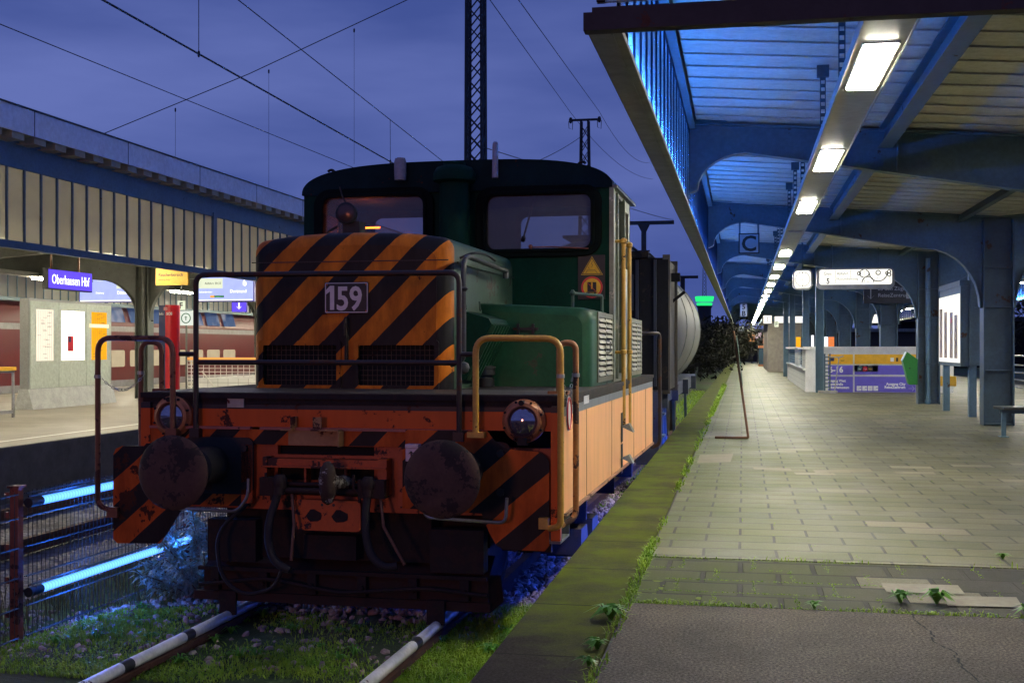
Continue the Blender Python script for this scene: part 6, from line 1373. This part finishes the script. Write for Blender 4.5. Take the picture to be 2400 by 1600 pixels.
# bench
p = at(2351, 1023, Z=0)
s = thing('bench', 'blue metal bench with slatted dark seat at the right edge of the picture', 'bench', p)
mb = MB(); mb.add([(-.12, .12, .44), (1.9, .62, .44), (1.9, .15, .44), (-.04, -.28, .44), (-.12, .12, .40), (1.9, .62, .40), (1.9, .15, .40), (-.04, -.28, .40)], [(0, 1, 2, 3), (7, 6, 5, 4), (0, 3, 7, 4), (3, 2, 6, 7), (2, 1, 5, 6), (1, 0, 4, 5)]); mb.build('seat', paint('bench_dark', (.05, .055, .06), .35, .2, 0), s, .012)
for x in (0, 1.5): mb = MB(); mb.box(x-.03, x+.03, -.06, 0, 0, .40); mb.box(x-.06, x+.06, -.12, .06, 0, .012); mb.build('leg', M['canblue'], s)
mb = MB(); mb.box(-.05, 1.7, -.04, .0, .34, .39); mb.build('crossbar', M['canblue'], s)
# railing and things at the far right
a = at(2365, 925, Z=0)
s = thing('platform_railing', 'grey tubular railing right of the big columns', 'railing', (7.35, 33, 0))
mb = MB()
for z in (.2, .4, .6, .8, 1.05): mb.tube([(0, 0, z), (4, 0, z)], .022, 8)
for x in (0, 1.3, 2.6): mb.tube([(x, 0, 0), (x, 0, 1.07)], .025, 8)
for z in (.2, .4, .6, .8, 1.05): mb.tube([(0, 0, z), (0, 6, z)], .022, 8)
mb.build('rails', M['galv'], s)
s = thing('yellow_box', 'small yellow box low behind the timetable case', 'box', at(2215, 893, Y=30)); mb = MB(); mb.box(-.26, .26, 0, .2, -.12, .12); mb.build('box', M['yellowsign'], s, .02)
mb = MB(); mb.box(-.03, .03, .05, .15, -s.location.z, -.12); mb.build('post', M['canblue'], s)
# far group on the platform: kiosk, more lit boards, vitrines, crate with bag, bench
def farbox(name, label, cat, px0, px1, py0, py1, Y, d, mat, parts=(), group=None):
    a, b = at(px0, py0, Y=Y), at(px1, py1, Y=Y); s = thing(name, label, cat, ((a.x+b.x)/2, Y, b.z)); w = b.x-a.x; h = a.z-b.z
    mb = MB(); mb.prism(rrect(-w/2, w/2, 0, h, min(w, h)*.12, 3), 'y', 0, d); mb.build('body', mat, s)
    for nm, (u0, u1, v0, v1), m_ in parts: mb = MB(); mb.box(-w/2+u0*w, -w/2+u1*w, -.03, -.01, v0*h, v1*h); mb.build(nm, m_, s)
    return s, w, h
farbox('platform_clock', 'second smaller lit clock far down the platform', 'clock', 1788, 1810, 738, 759, 58, .2, M['black'], (('lit_face', (.06, .94, .06, .94), M['signglow']), ('hand', (.45, .55, .3, .75), M['black'])))
farbox('destination_board', 'far lit board right of the second clock, with an F sign below', 'departure board', 1814, 1886, 740, 758, 58, .3, M['black'], (('lit_face', (.02, .98, .08, .92), M['signglow']),))
farbox('destination_board', 'far lit board between the stair posts and the first big column', 'departure board', 1974, 2034, 737, 757, 52, .3, M['black'], (('lit_face', (.02, .98, .08, .92), M['signglow']),))
farbox('platform_clock', 'far square lit clock left of the leftmost big column', 'clock', 2042, 2059, 735, 758, 52, .3, M['black'], (('lit_face', (.06, .94, .06, .94), M['signglow']),))
s, w, h = farbox('letter_sign', 'small cream sign with letter F below the far lit board', 'sign', 1815, 1825, 752, 766, 56, .05, M['creamglow']); text('F', .26, M['black'], s, (0, -.01, .05), 0, 'CENTER', .002)
s, w, h = farbox('letter_sign', 'pale sign with letter F hanging right of the stair signs', 'sign', 2057, 2069, 757, 770, 48, .05, plain('letter_face', (.36, .42, .5), .5)); text('F', .22, M['white'], s, (0, -.01, .04), 0, 'CENTER', .002)
def standing(name, label, cat, px0, px1, py0, py1, Y, d, mat, parts=()):
    s, w, h = farbox(name, label, cat, px0, px1, py0, py1, Y, d, mat, parts); z = s.location.z
    if z > .05:
        for x in (-w*.35, w*.35): mb = MB(); mb.box(x-.04, x+.04, .02, .10, -z, 0); mb.build('leg', M['canblue'], s)
    return s
standing('vending_machine', 'lit orange vending cabinet beyond the stair wall', 'vending machine', 1865, 1877, 788, 817, 58, .5, M['canbluedark'], (('lit_front', (.05, .95, .05, .95), M['yelglow']),))
standing('poster_case', 'narrow lit white poster case left of the slim posts', 'display case', 1901, 1908, 784, 815, 50, .3, M['canbluedark'], (('lit_front', (.1, .9, .05, .95), M['whiteglow']),))
standing('poster_case', 'lit poster case, half white and half orange, above the stair signs', 'display case', 1931, 1957, 788, 816, 45, .3, M['canbluedark'], (('white_sheet', (.04, .36, .05, .95), M['whiteglow']), ('orange_sheet', (.40, .92, .05, .95), emit('dim_orange_glow', (1, .28, .08), .7))))
standing('yellow_box', 'dull yellow cabinet seen above the right of the stair parapet', 'cabinet', 2015, 2034, 799, 816, 45, .3, paint('dull_yellow', (.40, .24, .03), .5))
s = thing('kiosk', 'beige kiosk wall beyond the stair posts', 'kiosk', at(1838, 872, Z=0)); mb = MB(); mb.box(-.8, .9, 1, 14, 0, 2.6); mb.build('walls', paint('kiosk_beige', (.34, .30, .25), .6), s); mb = MB(); mb.box(-1.1, 1.2, .7, 14.3, 2.6, 2.75); mb.build('roof', M['canbluedark'], s)
p = at(1810, 858, Z=0); a = at(1785, 810, Y=p.y); b = at(1826, 858, Y=p.y); w = b.x-a.x
s = thing('shelter_cabin', 'dark blue glazed cabin with orange rails standing across the far end of the platform', 'cabin', (p.x-.3, p.y, 0)); hh = a.z
mb = MB(); mb.box(-w/2, w/2, 0, 1.2, .12, hh-.15); mb.build('glazing', plain('cabin_blue', (.03, .07, .12), .2), s)
mb = MB(); mb.box(-w/2-.03, w/2+.03, -.04, 1.25, hh-.15, hh); mb.box(-w/2-.03, w/2+.03, -.04, 1.25, 0, .12); mb.build('orange_rail', paint('cabin_orange', (.55, .20, .08), .5), s)
s = thing('suitcase', 'orange-brown bag shape resting on the blue cabin', 'bag', (p.x, p.y+.3, hh+.0)); mb = MB(); pts = rrect(-.6, .6, 0, .62, .2, 5); ring_mesh(mb, pts, rrect(-.5, .5, .1, .5, .15, 5), 'y', 0, .4); mb.build('frame', paint('cabin_orange', (.55, .20, .08), .5), s)
# small distant signs, left of cabin
for (px, py, lab, colr) in ((1717, 797, 'tiny pink square sign on a thin post beyond the platform end', (.5, .2, .35)), (1776, 788, 'tiny mauve square sign under the canopy end', (.4, .3, .45)), (1762, 792, 'tiny dim orange disc signal beyond the platform end', (.35, .15, .05))):
    p = at(px, py, Y=96); s = thing('distant_sign', lab, 'sign', p); mb = MB(); mb.box(-.28, .28, 0, .05, -.28, .28); mb.build('plate', paint('tiny_%d' % px, colr, .5), s); mb = MB(); mb.box(-.05, .05, .05, .1, -p.z-.7, .1); mb.build('post', M['mast'], s)
# ================================================================== BACKGROUND
def lattice(name, label, base, h, w0, w1, extra=None, rz=0, step=1.0):
    s = thing(name, label, 'mast', base, rz); mb = MB()
    n = int(h/step)
    W = lambda z: (w0 + (w1-w0)*z/h)/2
    for a, b in ((-1, -1), (1, -1), (1, 1), (-1, 1)): mb.bar((a*W(0), b*W(0), 0), (a*W(h), b*W(h), h), .09, .09)
    for i in range(n):
        z0, z1 = i*step, (i+1)*step; A, B_ = W(z0), W(z1)
        for s_ in (-1, 1): mb.bar((-A, s_*A, z0), (B_, s_*B_, z1), .04); mb.bar((A, s_*A, z0), (-B_, s_*B_, z1), .04); mb.bar((s_*A, -A, z0), (s_*B_, B_, z1), .04)
    o = mb.build('lattice', M['mast'], s)
    if extra:
        mb = MB(); extra(mb, h); mb.build('crossarm', M['mast'], s)
    return s
p = at(1115, 812, Y=40); lattice('catenary_mast', 'tall dark lattice mast rising behind the locomotive cab out of the picture', (p.x, 40, -.7), 17, .62, .50, lambda mb, h: (mb.box(-.4, .4, -.3, .3, 8.2, 8.3)), step=.62)
p = at(1371, 812, Y=70)
def arm2(mb, h):
    mb.box(-.95, .95, -.06, .06, h, h+.12)
    for x in (-.85, .85): mb.lathe([(.05, 0), (.1, .1), (.05, .2), (.1, .3), (.04, .35)], (x, 0, h-.12), 'z', 8); mb.tube([(x-.12, 0, h), (x-.1, 0, h-.4), (x+.1, 0, h-.5), (x+.12, 0, h)], .02, 5)
lattice('catenary_mast', 'lattice mast with short crossarm and insulators above the cab roof', (p.x, 70, -.7), 15.3, .85, .42, arm2, step=.75)
p = at(1509, 522, Y=60)
s = thing('catenary_mast', 'dark T-shaped mast with a wide horizontal arm behind the tank wagon', 'mast', (p.x, 60, -.7))
mb = MB(); mb.box(-.12, .12, -.12, .12, 0, p.z+.7); mb.build('pole', M['mast'], s)
mb = MB(); mb.box(-.8, 1.5, -.07, .07, p.z+.6, p.z+.78); mb.prism([(-.3, p.z+.6), (-.1, p.z+.2), (.1, p.z+.2), (.3, p.z+.6)], 'y', -.06, .06); mb.box(-.9, .3, -.05, .05, p.z-.95+.2, p.z-.88+.2); mb.build('arm', M['mast'], s)
p = at(1600, 650, Y=110)
s = thing('catenary_mast', 'small far T-shaped mast just right of the tank wagon', 'mast', (p.x, 110, -.7))
mb = MB(); mb.box(-.2, .2, -.2, .2, 0, p.z+.7); mb.build('pole', M['mast'], s); mb = MB(); mb.box(-1.0, 1.4, -.1, .1, p.z+.6, p.z+.85); mb.build('arm', M['mast'], s)
# green-lit tower
p0 = at(1651, 715, Y=400); zt = at(1651, 692, Y=400).z
s = thing('lit_tower', 'far round tower with a green-lit crown and a lattice mast on top', 'tower', (p0.x, 400, -.7))
mb = MB(); mb.lathe([(2.2, 0), (2.2, p0.z-.5), (2.7, p0.z+.5)], (0, 0, 0), 'z', 24); mb.build('shaft', plain('tower_grey', (.05, .055, .07), .8), s)
mb = MB(); mb.lathe([(2.4, p0.z+.6), (2.6, p0.z+1.2), (2.5, p0.z+1.4)], (0, 0, 0), 'z', 24); mb.lathe([(2.8, p0.z+1.9), (3.1, zt+.1), (3.05, zt+.3)], (0, 0, 0), 'z', 24); mb.build('lit_crown', M['greenglow'], s)
mb = MB(); zz = at(1651, 565, Y=400).z
for a in (-1, 1): mb.bar((a*.6, 0, zt), (a*.35, 0, zz), .16); 
k = zt
while k < zz-1.2: mb.bar((-.55, 0, k), (.5, 0, k+1.2), .1); mb.bar((.55, 0, k), (-.5, 0, k+1.2), .1); k += 1.2
mb.build('lattice', M['mast'], s)
# dark trees and station buildings at the end of the tracks
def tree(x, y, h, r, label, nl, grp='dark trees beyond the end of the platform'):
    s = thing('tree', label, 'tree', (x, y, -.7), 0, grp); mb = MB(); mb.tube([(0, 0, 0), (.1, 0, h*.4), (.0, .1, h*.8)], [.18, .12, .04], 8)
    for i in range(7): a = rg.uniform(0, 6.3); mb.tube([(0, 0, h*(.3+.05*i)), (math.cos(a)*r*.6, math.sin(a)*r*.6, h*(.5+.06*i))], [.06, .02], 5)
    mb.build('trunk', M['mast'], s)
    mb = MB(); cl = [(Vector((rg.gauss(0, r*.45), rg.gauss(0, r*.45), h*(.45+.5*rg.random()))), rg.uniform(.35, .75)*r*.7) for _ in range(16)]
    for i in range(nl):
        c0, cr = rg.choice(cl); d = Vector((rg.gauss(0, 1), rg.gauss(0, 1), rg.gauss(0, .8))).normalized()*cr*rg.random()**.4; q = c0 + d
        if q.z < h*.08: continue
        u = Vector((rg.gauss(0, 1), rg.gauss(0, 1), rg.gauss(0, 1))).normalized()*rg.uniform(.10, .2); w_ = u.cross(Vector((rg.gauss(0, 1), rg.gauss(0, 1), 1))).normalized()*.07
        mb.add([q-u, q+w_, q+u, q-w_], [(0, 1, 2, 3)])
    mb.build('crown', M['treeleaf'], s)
spots = [(1600, 60, 782), (1622, 75, 776), (1640, 82, 774), (1662, 88, 764), (1684, 108, 756), (1700, 112, 760), (1728, 118, 772), (1540, 120, 778), (1500, 130, 780)]
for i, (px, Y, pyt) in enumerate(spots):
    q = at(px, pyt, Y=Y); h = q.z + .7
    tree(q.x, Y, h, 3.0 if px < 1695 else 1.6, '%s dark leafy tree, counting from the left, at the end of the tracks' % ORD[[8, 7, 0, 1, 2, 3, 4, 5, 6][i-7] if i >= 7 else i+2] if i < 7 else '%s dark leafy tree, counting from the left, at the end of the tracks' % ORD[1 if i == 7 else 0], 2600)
for i, (x, Y, h) in enumerate(((14, 70, 5.2), (18, 64, 6.0), (22, 74, 5.6), (27, 68, 6.2), (33, 76, 6.0))): tree(x, Y, h, 3.4, '%s dark tree from the left behind the tall right-hand columns' % ORD[i], 1200, 'dark trees right of the platform')
s = thing('station_building', 'low dark building closing the view beyond the far end of the canopy', 'building', (at(1790, 812, Y=118).x, 118, -.7))
mb = MB(); mb.box(-9, 16, 0, 8, 0, 3.4); mb.build('walls', paint('dark_wall', (.06, .05, .045), .8), s); mb = MB(); mb.box(-9.3, 16.3, -.4, 8.3, 3.4, 3.7); mb.build('roof', M['gutter'], s)
mb = MB(); mb.box(-2, 6, -.06, -.01, 3.0, 3.1); mb.build('red_light_line', emit('far_red_line', (1, .12, .04), .9), s)
s = thing('background_hall', 'long low dark hall far away across the tracks on the left', 'building', (-45, 190, -.7)); mb = MB(); mb.box(-60, 36, 0, 20, 0, 4.6); mb.build('walls', M['wagonblack'], s); mb = MB(); mb.box(-61, 37, -.5, 21, 4.6, 5.0); mb.build('roof', M['mast'], s)
s = thing('background_hall', 'long low dark hall far away right of the near platform', 'building', (60, 120, -.7)); mb = MB(); mb.box(-45, 60, 0, 20, 0, 4.4); mb.build('walls', M['wagonblack'], s); mb = MB(); mb.box(-46, 61, -.5, 21, 4.4, 4.8); mb.build('roof', M['mast'], s)
# ------------------------------------------------------------------ overhead wires
def wire(label, pts, r, parts=()):
    s = thing('overhead_wire', label, 'wire', pts[0]); o = Vector(pts[0]); mb = MB(); mb.tube([Vector(p)-o for p in pts], r, 6); mb.build('cable', M['wire'], s)
    for a, b, rr in parts:
        mb = MB(); mb.tube([Vector(a)-o, Vector(b)-o], rr, 5); mb.lathe([(.006, -.05), (.02, -.03), (.02, .03), (.006, .05)], Vector(b)-o, 'z', 6); mb.build('dropper', M['wire'], s)
def sagline(a, b, sag, n=12): a, b = Vector(a), Vector(b); return [a.lerp(b, i/n) - Vector((0, 0, sag*4*(i/n)*(1-i/n))) for i in range(n+1)]
def ext(a, b, t0, t1): a, b = Vector(a), Vector(b); return a + (b-a)*t0, a + (b-a)*t1
a, b = ext(at(0, 57, Z=6.2), at(838, 397, Z=6.2), -.6, 1.9); wire('thin overhead wire running down from the left edge to the cab roof', [a, b], .008)
a0, b0 = at(240, 0, Z=5.5), at(920, 382, Z=5.5); a, b = ext(a0, b0, -.7, 2.2)
m0, m1 = at(558, 0, X=-7.75), at(1030, 372, X=-7.75)
def onw(px, py, A, B_):   # point of line A-B nearest to the ray through a pixel
    best = min(range(400), key=lambda i: (lambda q: ((proj(q)[0]-px)**2))(A + (B_-A)*i/399)); return A + (B_-A)*best/399
def proj(q):
    u = (q[0]*CX + q[1]*SX); d = -q[0]*SX + q[1]*CX; return 1200 + F*u/d, 812 - F*(q[2]-CAMZ)/d
d1b, d2b = onw(468, 125, a, b), onw(915, 380, a, b); ma, mb_ = ext(m0, m1, -.8, 1.6); d1a, d2a = onw(468, 0, ma, mb_), onw(915, 290, ma, mb_)
wire('thick contact wire crossing the sky diagonally to the left of the exhaust', [a, b], .014, [((d1b.x, d1b.y, d1b.z+2.4), d1b, .006), (d2a, d2b, .006)])
wire('messenger wire crossing the sky above the contact wire', [ma, mb_], .009)
A, B_ = at(232, 318, Y=26), at(955, 0, Y=26); A2, B2 = ext(A, B_, -.25, 1.3)
hd = []
for px, py, pe in ((411, 258, 400), (630, 168, 480), (830, 72, 385)):
    q = at(px, py, Y=26); e = at(px, pe, Y=26); hd.append((e, q, .004))
wire('cross-span wire rising from the opposite canopy to the top, with three thin droppers', [A2, A, A.lerp(B_, .5) - Vector((0, 0, .10)), B_, B2], .010, hd)
q = at(1371, 263, Y=70); L1, L2 = q + Vector((-.85, 0, 0)), q + Vector((.85, 0, 0))
for k, (tp, e, far, lab) in enumerate((((1148, 0), L1, (1530, 420), 'thin power line from the top to the left insulator of the short crossarm'), ((1215, 0), L2, (1523, 381), 'thin power line from the top to the right insulator of the short crossarm'))):
    s_ = at(tp[0], tp[1], Y=34); f_ = at(far[0], far[1], Y=104); wire(lab, sagline(s_ + (s_-e)*.3, e, .0, 2)[:-1] + sagline(e, f_, .9, 10), .014)
wire('short guy wire between the tall mast and the mast with short crossarm', sagline(at(1132, 345, Y=40), at(1250, 382, Y=55), 0) + sagline(at(1250, 382, Y=55), at(1365, 318, Y=70), .1), .016)
wire('thin wire from the right of the cab roof to the T-shaped mast', sagline(at(1440, 475, Y=50), at(1578, 516, Y=60), .05), .014)
# ------------------------------------------------------------------ reddish station lamp behind the viewpoint (seen reflected in the headlight glass)
s = thing('platform_end_lamp', 'post with a red-orange lamp at the near end of the tracks, behind the viewpoint', 'lamp', (-5.5, -13, -.7))
mb = MB(); mb.tube([(0, 0, 0), (0, 0, 2.6)], [.08, .06], 10); mb.build('post', M['mast'], s)
mb = MB(); mb.lathe([(.05, 0), (.22, .1), (.24, .25), (.02, .35)], (0, 0, 2.6), 'z', 16); mb.build('hood', M['mast'], s)
mb = MB(); mb.lathe([(.02, -.12), (.16, -.04), (.18, .04)], (0, .25, 2.55), 'z', 16); mb.build('lamp_glass', emit('red_lamp_glass', (1, .25, .12), 30), s)
pl = bpy.data.lights.new('lamp_light', 'POINT'); pl.energy = 1000; pl.color = (1.0, .35, .18); pl.shadow_soft_size = 1.1
po = bpy.data.objects.new('lamp_light', pl); C.objects.link(po); po.parent = s; po.location = (.1, .8, 2.55)
